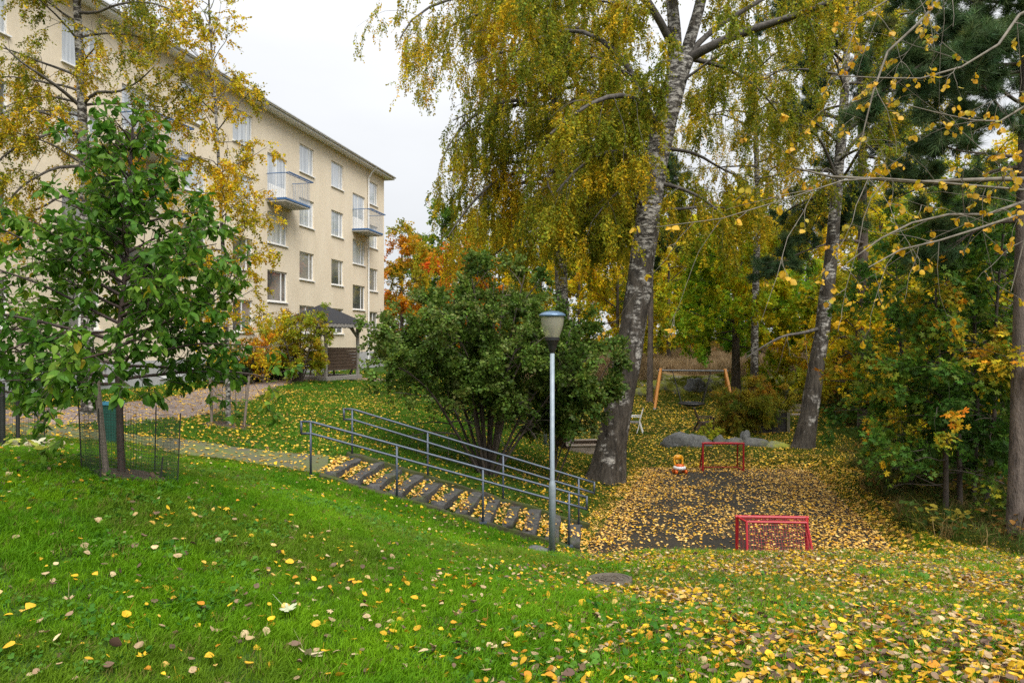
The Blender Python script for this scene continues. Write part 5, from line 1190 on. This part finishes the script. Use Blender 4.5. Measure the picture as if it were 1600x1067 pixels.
# timber box under the bush; near-black boards stand in for the shade there
M_SHADEWOOD = simple('shade_black_timber', (.010, .009, .008), (.018, .016, .014), 9, .8, 0, .3, .004, (4, 1, 1))
M_MOSSWOOD = simple('greenish_post', (.075, .075, .04), (.11, .10, .07), 9, .85, 0, .4, .004)
b = obj_base(1190, 690, 26.6); bx = empty('timber_box', 'timber box under the overhanging bush, boards coloured shade black, with a greenish corner post', 'box', b, R(3))
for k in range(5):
    Acc().box((0, -.45, .08 + k * .145), (1.56, .04, .135)).build('board', M_SHADEWOOD, bx); Acc().box((.78, 0.0, .08 + k * .145), (.04, .84, .135)).build('board', M_SHADEWOOD, bx)
Acc().box((0, 0, .75), (1.62, .96, .03)).build('lid', M_SHADEWOOD, bx)
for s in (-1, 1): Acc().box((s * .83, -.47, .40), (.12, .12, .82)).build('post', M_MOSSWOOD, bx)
b = obj_base(1243, 668, 27.8); pb_ = empty('plank_bench', 'weathered plank bench partly hidden behind the leaning birch trunk', 'bench', b, R(4))
for k in range(3): Acc().box((0, -.15 + k * .15, .44), (1.2, .135, .04)).build('plank', M_PALEWOOD, pb_)
for k in range(2): Acc().box((0, .26, .60 + k * .16), (1.2, .03, .13)).build('plank', M_PALEWOOD, pb_)
for s in (-1, 1): Acc().box((s * .5, .02, .21), (.08, .36, .42)).bar((s * .5, .22, .3), (s * .5, .28, .85), .06, .05).build('leg', M_PALEWOOD, pb_)

# ------------------------------------------------------------------ rocks
def rock(label, px, d, w, dp, h, seed, m=None, rough=.35, sink=.25, name='rock', group=None, cat='rock'):
    n, k = 22, 14; th = np.linspace(0, np.pi, k); ph = np.arange(n) / n * 2 * np.pi
    u = np.stack([np.sin(th)[:, None] * np.cos(ph), np.sin(th)[:, None] * np.sin(ph), np.broadcast_to(np.cos(th)[:, None], (k, n))], -1)
    r = 1 + rough * ((vnoise(u * 1.3 + seed * 7.1) - .5) * 1.6 + (vnoise(u * 3.4 + seed) - .5) * .9 + (vnoise(u * 7 + seed) - .5) * .45)
    V = u * r[..., None] * np.array([w / 2, dp / 2, h]); b = G(px, d); V[..., 2] = V[..., 2] + h * -sink * .3
    a = Acc().add(V.reshape(-1, 3), quads(k, n)); o = a.build(name, m or M_ROCK, None, True); o.location = [float(q) for q in b]
    return tag(o, label, cat, group)
rock('broad pale grey rock with a craggy top beside the bright bush', 1082, 23.6, 1.5, 1.0, .50, 3, rough=.6)
rock('small grey stone at the left foot of the broad pale rock', 1056, 23.4, .42, .35, .2, 4)
rock('flat small stone farther left of the broad pale rock', 1040, 23.9, .4, .3, .14, 5)
rock('rounded dark boulder in the middle of the stone row below the timber box', 1149, 23.5, .72, .6, .34, 6, M_ROCKDARK, .3)
rock('long flattened boulder at the right of the stone row below the timber box', 1183, 23.3, 1.0, .6, .30, 7, M_ROCKDARK, .25)
rock('small boulder at the left start of the stone row below the timber box', 1124, 23.8, .5, .45, .30, 8, M_ROCKDARK, .3)
rock('small stone perched above between the two biggest row boulders', 1165, 24.3, .42, .4, .42, 9, M_ROCK, .3)
rock('low mossy stone fading into the verge near the leaning birch', 1216, 23.0, .9, .6, .22, 10, M_ROCKMOSS, .3)
for k, (px, d, w, h) in enumerate([(1000, 38.4, 1.4, .35), (1040, 39.2, 1.6, .55), (1084, 39.4, 1.3, .62), (1062, 38.5, .9, .4), (1195, 39, 2.0, .7), (1225, 40.5, 1.6, .6), (1110, 40, 1.8, .55), (985, 40, 1.5, .5), (1240, 37, 1.3, .4)]):
    rock(['low mossy rock beside the slim pine trunk', 'mossy outcrop rock left of the swing ropes', 'pale bare rock seen between the swing ropes', 'small mossy rock under the left swing rope', 'broad mossy ledge right of the maple trunk',
          'mossy rock ledge in the dry grass behind the bush', 'mossy rock behind the nest seat', 'mossy rock left of the slim pine', 'low mossy rock near the leaning birch in dry grass'][k],
         px, d, w, w * .7, h, 20 + k, M_ROCK if k == 2 else M_ROCKMOSS, .5, name='outcrop_rock', group='mossy outcrop rocks behind the swing')
rock('flat grey stone lying at the foot of the lamp post', 838, 11.05, .42, .3, .09, 33, M_ROCK, .3)

# ------------------------------------------------------------------ tree stakes, guards, bin, cover
M_STAKE = simple('stake_wood', (.12, .095, .075), (.19, .155, .125), 10, .85, 0, .4, .004, (1, 1, 6))
M_NETG = simple('guard_mesh', (.012, .028, .018), (.02, .04, .026), 10, .7, 0, 0)
M_RODD = simple('dark_rod', (.02, .02, .02), (.035, .033, .03), 10, .6, .3, 0)
M_SOIL = simple('dug_soil', (.05, .032, .022), (.085, .055, .035), 18, .95, 0, .9, .03)
def stake(label, px, d, tpx, tpy, r=.028, m=None, name='tree_stake'):
    b = G(px, d); t = P(tpx, tpy, d); a = Acc().tube(np.array([b - (0, 0, .05), t]) - b, r, 8)
    o = a.build(name, m or M_STAKE); o.location = [float(q) for q in b]; return tag(o, label, 'stake')
def guard(label, c, rad, hgt, lean, n, step=.028, top_in=0.06, rods=4):
    root = empty('tree_guard', label, 'tree guard', c); A = np.linspace(0, 2 * np.pi, n + 1)
    a = Acc(); Pt = []; zb = lambda x, y: gz(c[0] + x, c[1] + y) - c[2]
    m = max(8, int(2 * np.pi * rad / step)); an = np.arange(m) / m * 2 * np.pi
    poly = lambda t: rad * math.cos(math.pi / rods) / math.cos(((t) % (2 * math.pi / rods)) - math.pi / rods)
    bot = np.array([(poly(t) * math.cos(t), poly(t) * math.sin(t), 0) for t in an]); zz = ground(bot[:, 0] + c[0], bot[:, 1] + c[1]) - c[2]
    for k in range(int(hgt / step) + 1):
        h = k * step; q = bot * (1 + lean * h); q[:, 2] = zz * (1 - .3 * h / hgt) + h + .02 * np.sin(an * 3); Pt.append(q)
    Pt = np.array(Pt); ringp = np.concatenate([Pt, Pt[:, :1]], 1)
    a.add(*tubes(ringp, np.full(ringp.shape[:2], .0013), 3)); vp = Pt.transpose(1, 0, 2); a.add(*tubes(vp, np.full(vp.shape[:2], .0013), 3))
    a.build('mesh_netting', M_NETG, root)
    for k in range(rods):
        t = k * 2 * math.pi / rods; x, y = rad * math.cos(t), rad * math.sin(t)
        Acc().tube([(x, y, zb(x, y) - .05), (x * (1 + lean * hgt), y * (1 + lean * hgt), zb(x, y) * .7 + hgt + .05)], .006, 5).build('rod', M_RODD, root)
    return root
c = G(192, 6.3); guard('dark plastic mesh guard round the green staked tree', c + (.06, 0, 0), .44, .60, .12, 4)
stake('thick grey stake leaning beside the green tree trunk', 167, 6.15, 150, 588)
stake('short thin dark stick in the soil inside the mesh guard', 249, 6.2, 254, 714, .006, M_RODD, 'stick')
d_ = np.linspace(0, 2 * np.pi, 33)[:-1]
def disc(name, c, r, m, lift=.02, kind='structure', wob=.3):
    rr = np.concatenate([np.full(32, r * q) for q in (.33, .66, 1)]); aa = np.tile(d_, 3); rr = rr * (1 + wob * (vnoise(np.stack([np.cos(aa) * 2 + c[0], np.sin(aa) * 2, 0 * aa], 1)) - .5))
    x, y = np.r_[c[0], c[0] + rr * np.cos(aa)], np.r_[c[1], c[1] + rr * np.sin(aa)]; V = np.stack([x, y, ground(x, y) + lift], 1); V[65:, 2] -= lift + .012
    k = np.arange(32); f = np.stack([np.zeros(32, int), 1 + k, 1 + (k + 1) % 32], 1)
    q = np.concatenate([np.stack([1 + 32 * j + k, 33 + 32 * j + k, 33 + 32 * j + (k + 1) % 32, 1 + 32 * j + (k + 1) % 32], 1) for j in (0, 1)])
    return tag(link_mesh(name, mesh_of(name, V, [f, q], m, smooth=True)), kind=kind)
SOIL = [(c[0] + .1, c[1], .36)]; disc('soil_patch', c + (.1, 0, 0), .40, M_SOIL, .03)
c = G(358, 15); disc('soil_patch', c, .62, M_SOIL, .03); SOIL.append((c[0], c[1], .5))
guard('thin mesh guard round the foot of the slender young birch', c, .36, .85, 0, 4, .035)
stake('wooden stake left of the young birch stem', 331, 14.9, 328, 588); stake('wooden stake leaning right of the young birch stem', 381, 15, 389, 588)
t = empty('tree_tie', 'dark rubber strap tying the young birch between its stakes', 'strap', P(329, 595, 14.95)); o_ = np.array(t.location)
Acc().tube(resample([P(328, 594, 14.9), P(345, 596, 14.95), P(356, 597, 15.08), P(370, 595, 15), P(389, 594, 15)], 14) - o_, .014, 5).build('band', M_RODD, t)
t = G(0, 9.6); stake('thick dark post at the frame edge under the green path side tree', 4, 9.2, 3, 598, .035, M_RODD, 'guard_post'); stake('dark square post second from the frame edge by the path', 28, 9.3, 27, 600, .026, M_RODD, 'guard_post')
guard('tall mesh guard round the leafy tree by the path', G(18, 9.5), .46, .75, .0, 4, .03)
# litter bin
M_BIN = simple('bin_green', (.010, .060, .045), (.014, .075, .055), 5, .5, 0, .1, .002); M_BINT = simple('bin_lid_blue', (.03, .16, .24), (.04, .18, .26), 5, .45, 0, .05, .002)
b = obj_base(173, 700, 11.1); bn = empty('litter_bin', 'dark green litter bin with a blue rim behind the staked tree trunk', 'bin', b, R(10))
a = Acc(); pr = [(.105, .02), (.135, .60), (.14, .66)]
for (w0, z0), (w1, z1) in zip(pr, pr[1:]): a.add([[sx * w * 1.05, sy * w, z] for w, z in ((w0, z0), (w1, z1)) for sx, sy in ((-1, -1), (1, -1), (1, 1), (-1, 1))], np.array([[0, 1, 5, 4], [1, 2, 6, 5], [2, 3, 7, 6], [3, 0, 4, 7]]))
a.box((0, 0, .03), (.2, .2, .03)).build('body', M_BIN, bn); Acc().box((0, -.143, .675), (.31, .02, .04)).box((0, .143, .675), (.31, .02, .04)).box((-.148, 0, .675), (.02, .266, .04)).box((.148, 0, .675), (.02, .266, .04)).build('rim', M_BINT, bn)
# well cover
M_IRON = simple('cast_iron', (.075, .062, .045), (.12, .10, .075), 14, .7, .25, .3, .004)
cx_, cy_ = .90, 6.30; b = np.array([cx_, cy_, gz(cx_, cy_) + .075]); wc = empty('well_cover', 'round cast iron well cover set in the leafy lawn', 'manhole cover', b)
wc.rotation_euler = (R(-5), 0, R(20))
Acc().lathe([(0, 0), (.135, 0), (.138, .006), (.148, .006), (.15, 0), (.178, 0), (.182, .008), (.203, .008), (.208, .0), (.208, -.16), (0, -.16)], sides=40).build('rim', M_IRON, wc)
a = Acc()
for k in range(4):
    t_ = k * math.pi / 4; a.bar((-.13 * math.cos(t_), -.13 * math.sin(t_), .004), (.13 * math.cos(t_), .13 * math.sin(t_), .004 + k * .0005), .012, .010)
for r_ in (.045, .09): a.lathe([(r_ - .006, 0), (r_ - .006, .011), (r_ + .006, .011), (r_ + .006, 0)], sides=28)
a.build('ribs', M_IRON, wc)
# pale low plant at the lawn edge
b = G(48, 9.0); root = empty('pale_plant', 'low plant with pale yellow and white fading leaves at the lawn edge', 'plant', b); rng = np.random.default_rng(8); a = Acc(); n = 60
O = np.stack([rng.normal(0, .20, n), rng.normal(0, .06, n), .03 + rng.random(n) * .10], 1); O[:, 2] += ground(O[:, 0] + b[0], O[:, 1] + b[1]) - b[2]
pc = np.array([(.62, .60, .42), (.60, .58, .10), (.35, .40, .06), (.50, .42, .28)])[rng.integers(0, 4, n)]
scatter(a, T_CHERRY, O, rng.normal(size=(n, 3)) * (1, 1, .4), np.tile([0, -.4, 1.], (n, 1)) + rng.normal(0, .4, (n, 3)), .10 + .05 * rng.random(n), pc, rng.normal(0, .1, n)); a.build('foliage', M_LEAF, root, True)

# ------------------------------------------------------------------ grass and undergrowth (instanced tufts)
def tuft(n, rad, h, w, bend, rng, hv=.35):
    V, Q3, Q4 = [], [], []
    for i in range(n):
        a, r_ = rng.random() * 6.283, rad * math.sqrt(rng.random()); b = np.array([r_ * math.cos(a), r_ * math.sin(a), -.006]); la = rng.random() * 6.283
        hh = h * (1 - hv + 2 * hv * rng.random()); bd = bend * (.3 + rng.random()) * hh; d = np.array([math.cos(la), math.sin(la), 0]); s = np.array([-math.sin(la + .6), math.cos(la + .6), 0]) * w * (.6 + .8 * rng.random())
        k = len(V); m_ = b + d * bd * .35 + np.array([0, 0, hh * .6]); t = b + d * bd + np.array([0, 0, hh * (1 - .25 * bend)])
        V += [b - s, b + s, m_ + s * .8, m_ - s * .8, t]; Q4.append([k, k + 1, k + 2, k + 3]); Q3.append([k + 3, k + 2, k + 4])
    return np.array(V), [np.array(Q4), np.array(Q3)]
rg = np.random.default_rng(77)
def visible(x, y, m=.35):
    return (np.abs(x) < y * .75 + m + .3)
def field(x0, x1, y0, y1, dens):
    n = int((x1 - x0) * (y1 - y0) * dens); return x0 + (x1 - x0) * rg.random(n), y0 + (y1 - y0) * rg.random(n)
def bare(x, y):
    b = (path_d(x, y) < .02) | (court_sd(x, y) < .05) | (stair_d(x, y) < -.02) | (np.hypot(x - cx_, y - cy_) < .19)
    for sx, sy, sr in SOIL: b |= np.hypot(x - sx, y - sy) < sr * (.75 + .3 * rg.random(len(x)))
    return b
def put(name, tm, x, y, s0, s1, colf, tilt=.18):
    n = len(x); z = ground(x, y); p = np.stack([x, y, z], 1)
    rot = np.stack([rg.normal(0, tilt, n), rg.normal(0, tilt, n), rg.random(n) * 6.283], 1)
    return instanced(name, tm, p, rot, (s0 + (s1 - s0) * rg.random(n)) * (.72 + .62 * vnoise(np.stack([x * 1.6, y * 1.6, 0 * x + 6], 1))), rg.integers(0, len(tm), n), colf(x, y), M_GRASS)
def lawn_col(x, y):
    n = vnoise(np.stack([x, y, 0 * x], 1) * 1.1); n2 = vnoise(np.stack([x, y, 0 * x + 4], 1) * 5); m = np.clip(n * .55 + n2 * .45 + rg.normal(0, .09, len(x)), 0, 1)[:, None]
    c = np.array([.047, .160, .0028]) * (1 - m) + np.array([.16, .32, .005]) * m
    pt = sstep(.56, .72, vnoise(np.stack([x, y, 0 * x + 21], 1) * .75))[:, None] * .55; c = c * (1 - pt) + np.array([.10, .15, .012]) * (.7 + .6 * rg.random((len(x), 1))) * pt
    dry = (rg.random(len(x)) < .05)[:, None]; return np.where(dry, np.array([.17, .16, .04]), c)
def lawn_far_col(x, y):
    n = vnoise(np.stack([x, y, 0 * x], 1) * .5)[:, None]; n2 = rg.random((len(x), 1)); t = sstep(-2.5, 2.5, x - .12 * (y - 12))[:, None]
    a = np.array([.06, .165, .010]) * (1 - n2) + np.array([.11, .225, .016]) * n2; b = np.array([.065, .11, .012]) * (1 - n2) + np.array([.125, .15, .018]) * n2
    return (a * (1 - t) + b * t) * (.8 + .4 * n)
x, y = field(-9, 9, .9, 7.2, 560); k = visible(x, y, 2.2) & ~bare(x, y); x, y = x[k], y[k]
put('lawn_grass', [tuft(26, .055, .062, .0021, .75, rg) for _ in range(6)], x, y, .6, 1.25, lawn_col)
x, y = field(-13, 9.6, 7.2, 12.4, 300); k = visible(x, y, 2.2) & ~bare(x, y) & (forestness(x, y) < .5); x, y = x[k], y[k]
put('lawn_grass', [tuft(24, .07, .065, .0030, .75, rg) for _ in range(5)], x, y, .6, 1.2, lawn_col)
x, y = field(-16, 14, 12.4, 24, 90); k = visible(x, y, 2.5) & ~bare(x, y) & (forestness(x, y) < .6); x, y = x[k], y[k]
put('lawn_grass', [tuft(22, .12, .06, .005, .8, rg) for _ in range(4)], x, y, .6, 1.2, lawn_far_col)
x, y = field(-17, 16, 24, 40, 34); k = visible(x, y, 3) & ~bare(x, y) & (forestness(x, y) < .7); x, y = x[k], y[k]
put('lawn_grass', [tuft(20, .2, .07, .009, .8, rg) for _ in range(4)], x, y, .6, 1.2, lawn_far_col)
def rosette(n, rad, size, rng):
    a = Acc(); O = np.stack([rng.normal(0, rad, n), rng.normal(0, rad, n), .012 + .03 * rng.random(n)], 1); X = rng.normal(size=(n, 3)); X[:, 2] *= .25
    scatter(a, T_OVAL, O, X, np.tile([0, 0, 1.], (n, 1)) + rng.normal(0, .35, (n, 3)), size * (.6 + .8 * rng.random(n)), np.ones((n, 3)), None, 1.7); return np.concatenate(a.V), a.Fq
def clover_col(x, y): n = rg.random((len(x), 1)); return np.array([.035, .13, .012]) * (1 - n) + np.array([.11, .24, .03]) * n
x, y = field(-8, 8, 1.8, 9.5, 60); k = visible(x, y, .2) & ~bare(x, y) & (vnoise(np.stack([x, y, 0 * x + 11], 1) * .9) > .52); x, y = x[k], y[k]
put('clover', [rosette(16, .045, .026, rg) for _ in range(4)], x, y, .7, 1.3, clover_col)
# rough grass and herbs on the verge
def verge_col(x, y):
    n = rg.random((len(x), 1)); g = np.array([.035, .075, .010]) * (1 - n) + np.array([.085, .115, .016]) * n
    d = (rg.random(len(x)) < .35)[:, None]; return np.where(d, np.array([.22, .16, .06]) * (.6 + .6 * n), g)
x, y = field(4, 22, 9.5, 34, 60); k = visible(x, y) & (court_sd(x, y) > .15) & (forestness(x, y) > .25) & (rg.random(len(x)) < np.interp(y, [9, 14, 20, 34], [1, .9, .55, .25])); x, y = x[k], y[k]
put('rough_grass', [tuft(16, .12, .30, .004, .9, rg) for _ in range(5)], x, y, .5, 1.5, verge_col, .3)
def herb(n, h, size, rng):
    a = Acc(); O = np.stack([rng.normal(0, h * .28, n), rng.normal(0, h * .28, n), h * (.15 + .85 * rng.random(n))], 1)
    X = rng.normal(size=(n, 3)); X[:, 2] *= .3; scatter(a, T_OVAL, O, X, np.tile([0, 0, 1.], (n, 1)) + rng.normal(0, .4, (n, 3)), size * (.6 + .8 * rng.random(n)), np.ones((n, 3)), None, 1.3)
    s = O[rng.integers(0, n, 6)]; e = s * (.2, .2, 0); Pt = np.stack([e, s], 1); a.add(*tubes(Pt, np.full((6, 2), .004), 3), col=np.ones((36, 3)))
    return np.concatenate(a.V), a.Fq
def herb_col(x, y):
    n = rg.random((len(x), 1)); u = rg.random((len(x), 1))
    return np.where(u < .62, np.array([.03, .065, .014]) * (1 - n) + np.array([.07, .12, .02]) * n, np.where(u < .85, np.array([.25, .20, .025]), np.array([.26, .13, .03])) * (.7 + .5 * n))
x, y = field(5, 26, 10, 36, 7); k = visible(x, y) & (court_sd(x, y) > .5) & (forestness(x, y) > .45); x, y = x[k], y[k]
put('undergrowth', [herb(26, .34, .085, rg) for _ in range(5)], x, y, .6, 1.5, herb_col, .15)
x, y = field(7, 60, 22, 75, 1.3); k = visible(x, y) & (forestness(x, y) > .6) & ((x > 17) | (y < 35) | (y > 60)) & ((x > 11) | (y > 60)); x, y = x[k], y[k]
put('undergrowth', [herb(34, 1.0, .2, rg) for _ in range(4)], x, y, .6, 1.7, herb_col, .15)
x, y = field(-6, 26, 41.5, 58, 12); k = visible(x, y) & (forestness(x, y) > .5) & (vnoise(np.stack([x, y, 0 * x], 1) * .4) > .3); x, y = x[k], y[k]
def tan_col(x, y): n = rg.random((len(x), 1)); return np.array([.30, .21, .11]) * (1 - n) + np.array([.46, .34, .20]) * n
put('dry_grass', [tuft(26, .25, .72, .010, .5, rg) for _ in range(4)], x, y, .6, 1.4, tan_col, .2)
# moss cushions on the outcrop
def moss_col(x, y): n = rg.random((len(x), 1)); return np.array([.10, .13, .012]) * (1 - n) + np.array([.21, .21, .025]) * n
x, y = field(4, 20, 37, 43, 24); k = visible(x, y) & (vnoise(np.stack([x, y, 0 * x + 2], 1) * .8) > .42); x, y = x[k], y[k]
put('moss', [tuft(34, .2, .09, .012, .9, rg) for _ in range(3)], x, y, .6, 1.3, moss_col)

# ------------------------------------------------------------------ fallen leaves
lrng = np.random.default_rng(99)
def on_ground(x, y):
    z = ground(x, y); e = .08
    nrm_ = nrm(np.stack([-(ground(x + e, y) - z) / e, -(ground(x, y + e) - z) / e, np.ones(len(x))], 1)); return z, nrm_
def leaf_field(x, y, size, lift, tilt):
    n = len(x); z, nn_ = on_ground(x, y); O = np.stack([x, y, z + lift * (.25 + lrng.random(n))], 1)
    Z = nrm(nn_ + lrng.normal(0, tilt, (n, 3))); a = lrng.random(n) * 6.283; X = np.stack([np.cos(a), np.sin(a), np.zeros(n)], 1); X = nrm(X - (X * Z).sum(1, keepdims=True) * Z)
    return O - X * size * .5 * np.ones((n, 1)), X, Z
# near lawn: thick under the aspen on the right, thinning to the left
xl, yl = field(-9, 9.6, 1.2, 11.4, 1600)
px = xl / yl * F + CX
cl_ = vnoise(np.stack([xl, yl, 0 * xl + 2], 1) * 1.3)
dens = np.interp(xl - .18 * (yl - 3) , [-3.5, -1.2, 0.0, .8, 1.8, 6], [.026, .050, .14, .66, 1.45, 1.8]) * (.78 + .45 * cl_)
dens = np.where((yl > 8.0) & (xl > .8), np.maximum(dens, .55), dens)
k = visible(xl, yl, 1.2) & (lrng.random(len(xl)) < dens) & (path_d(xl, yl) > 0) & (court_sd(xl, yl) > -.3) & (stair_d(xl, yl) > 0) & (forestness(xl, yl) < .8)
xl, yl = xl[k], yl[k]; n = len(xl)
sz = np.clip(lrng.normal(.038, .010, n), .018, .062); O, X, Z = leaf_field(xl, yl, .05, .05, .32)
colr = leaf_colours(O, 'lawn_leaf', lrng, 3.0, .04); curl = lrng.normal(.1, .55, n)
score = sz / np.linalg.norm(O - np.array([0, 0, CZ]), axis=1)
inf = (np.abs(O[:, 0] / O[:, 1]) < .74) & ((O[:, 2] - CZ) / O[:, 1] > -.495)
big = np.zeros(n, bool); big[np.argsort(-np.where(inf, score, 0))[:300]] = True
a = Acc(); kd = lrng.random(n)
for T_, sel_, wd_ in ((T_ASPEN, kd < .62, 1.0), (T_CHERRY, (kd >= .62) & (kd < .80), 1.15), (T_OVAL, (kd >= .80) & (kd < .975), 1.4), (T_LOBED, kd >= .975, 1.0)):
    r_ = sel_ & ~big; scatter(a, T_, O[r_], X[r_], Z[r_], sz[r_] * (1.3 if T_ is T_LOBED else 1.0), colr[r_], curl[r_], wd_)
a; tag(a.build('fallen_leaves', M_DRY, None, True), kind='stuff')
kinds = ['purplish brown', 'dull tan brown', 'pale beige', 'creamy white', 'bright yellow', 'orange yellow']
pk = np.array([(.10, .058, .042), (.19, .125, .085), (.42, .30, .155), (.60, .45, .25), (.65, .38, .025), (.50, .21, .018)])
protos = {}
for q in np.where(big)[0]:
    kc = int(np.argmin(np.abs(pk - colr[q]).sum(1))); key = (kc, int(lrng.integers(5)))
    if key not in protos:
        a = Acc(); scatter(a, T_ASPEN, np.zeros((1, 3)), np.array([[1., 0, 0]]), np.array([[0, 0, 1.]]), 1.0, (pk[kc] * (.85 + .3 * lrng.random()))[None], np.array([lrng.normal(0, .35)]), .8 + .3 * lrng.random())
        protos[key] = mesh_of('fallen_leaf', np.concatenate(a.V), a.Fq, M_DRY, np.concatenate(a.C), True)
    o = bpy.data.objects.new('fallen_leaf', protos[key]); COL.objects.link(o); Yq = np.cross(Z[q], X[q]); s = sz[q]
    M = np.eye(4); M[:3, 0], M[:3, 1], M[:3, 2] = X[q] * s, Yq * s, Z[q] * s; M[:3, 3] = O[q]; o.matrix_world = Matrix(M.tolist())
    u_ = O[q, 0] / O[q, 1]; near = O[q, 1] < 3.6; sm = sz[q] < .045
    wh = ('in open grass at the left end of the lawn front' if near else 'in open grass towards the green staked tree') if u_ < -.3 else ('in the grass at the middle of the lawn front' if near else 'in the grass between stair and lawn front') if u_ < .12 else \
         ('in the leaf carpet at the right front corner' if near else 'in the leaf carpet below the near goal')
    tag(o, '%s %s leaf %s' % ('small' if sm else 'large', kinds[kc], wh), 'leaf', '%s %s fallen leaves %s' % ('small' if sm else 'large', kinds[kc], wh))
# one big maple leaf
big_leaf = [(486, 1026, 3.35, .15, (.52, .44, .27), 'large pale lobed maple leaf lying at the front of the lawn'), (452, 972, 3.9, .11, (.44, .47, .30), 'pale greenish lobed leaf in the grass beyond the large pale one')]
for px_, py_, d, s, c_, lab in big_leaf:
    b = G(px_, d); a = Acc(); scatter(a, T_LOBED, np.array([[-.5 * s, 0, 0]]), np.array([[1., -.25, 0]]), np.array([[.1, -.15 + .9 * (s > .13), 1.]]), s, np.array([c_]), np.array([.55]))
    o = a.build('maple_leaf', M_DRY); o.location = [float(b[0]), float(b[1]), float(b[2] + .06)]; tag(o, lab, 'leaf')
# court, stairs, lawns behind, path, wood floor
def litter(name, x, y, size, pal, lift, tilt, T=T_OVAL, z_over=None, fr=1.0):
    n = len(x); O, X, Z = leaf_field(x, y, size, lift, tilt)
    if z_over is not None: O[:, 2] = z_over + lift * lrng.random(n); Z = nrm(np.array([0, 0, 1.]) + lrng.normal(0, tilt, (n, 3)))
    a = Acc(); scatter(a, T, O, X, Z, np.clip(lrng.normal(size, size * .2, n), size * .5, size * 1.6), leaf_colours(O, pal, lrng, fr, .25), lrng.normal(0, .3, n), 1.35)
    return tag(a.build(name, M_DRY, None, True), kind='stuff')
x, y = field(.8, 9, 10.6, 20.2, 480); sd = court_sd(x, y); cn_ = vnoise(np.stack([x * .9, y * .9, 0 * x], 1)) * .5 + vnoise(np.stack([x * 2.4, y * 2.4, 0 * x + 3], 1)) * .5
right = seg_dist(x, y, COURT[3:6]); left = seg_dist(x, y, COURT[1:3]); back = seg_dist(x, y, COURT[2:4])
dn = .09 + .48 * np.clip((cn_ - .38) * 3, 0, 1) + .30 * sstep(13, 18, y) * np.clip((cn_ - .3) * 2.5, 0, 1)
dn = np.maximum(dn, np.maximum(1.0 * (1 - sstep(.5, 2.5, right + (cn_ - .5) * 1.5)), np.maximum(1.0 * (1 - sstep(.25, 1.1, left + (cn_ - .5))), .8 * (1 - sstep(.1, .7, back + (cn_ - .5))))))
k = (sd < .35) & (lrng.random(len(x)) < dn); x, y = x[k], y[k]; litter('fallen_leaves', x, y, .056, 'court_leaf', .03, .22, fr=2.0)
# on the treads of the stair
for (sx_, sz_) in steps_xyz:
    n = 135; x = sx_ - .22 + .20 * lrng.random(n) + (lrng.random(n) < .2) * .14; y = 12.4 + (lrng.random(n) - .5) * 1.45
    litter('fallen_leaves', x, y, .055, 'court_leaf', .035, .3, z_over=np.full(n, sz_ + .105 - .03))
x, y = field(-13, 12, 11.2, 26, 150); cn_ = vnoise(np.stack([x, y, 0 * x + 8], 1) * .8)
dl = np.interp(x - .10 * (y - 12), [-9, -4.5, -2.6, -.5, .8, 3, 9], [.6, .6, .2, .5, 1.2, 1.1, .8]) * (.45 + 1.1 * cn_)
dl = np.maximum(dl, .85 * (1 - sstep(.8, 3.0, np.hypot(x + 6.1, y - 14.6))) * (.5 + cn_))
k = visible(x, y) & (court_sd(x, y) > .1) & (stair_d(x, y) > .05) & (path_d(x, y) > -.25) & (lrng.random(len(x)) < dl * np.where(forestness(x, y) > .5, .5, 1)); litter('fallen_leaves', x[k], y[k], .058, 'far_leaf', .05, .3)
x, y = field(-14, 16, 26, 40, 80); cn_ = vnoise(np.stack([x, y, 0 * x + 8], 1) * .5); dl = np.interp(x, [-9, -3, 1, 4, 12], [.25, .3, .7, 1, .8]) * (.4 + 1.1 * cn_); dl = np.maximum(dl, .95 * (1 - sstep(2.0, 3.6, np.hypot((x - 8.6) * .7, y - 32))))
k = visible(x, y) & (path_d(x, y) > -.2) & (lrng.random(len(x)) < dl); litter('fallen_leaves', x[k], y[k], .085, 'far_leaf', .05, .25, T_DIAMOND)
x, y = field(-24, -2, 10, 36, 90); k = visible(x, y) & (path_d(x, y) < .05) & (lrng.random(len(x)) < np.interp(y, [10, 15, 20, 36], [.7, .9, .9, .6]) * (.3 + 1.4 * vnoise(np.stack([x, y, 0 * x], 1) * 1.2))); litter('fallen_leaves', x[k], y[k], .062, 'far_leaf', .03, .15)
x, y = field(5, 24, 9.5, 32, 170); sd = court_sd(x, y); k = visible(x, y) & ((forestness(x, y) > .5) | (sd < 1.6)) & (sd > .1) & (lrng.random(len(x)) < np.maximum(.32, 1.1 * (1 - sstep(.5, 1.8, sd)))); litter('fallen_leaves', x[k], y[k], .07, 'far_leaf', .05, .35, T_DIAMOND)
print('TRIS', sum(sum(len(p.vertices) - 2 for p in o.data.polygons) if len(o.data.polygons) < 2000 else len(o.data.loops) - 2 * len(o.data.polygons) for o in SC.objects if o.type == 'MESH'))
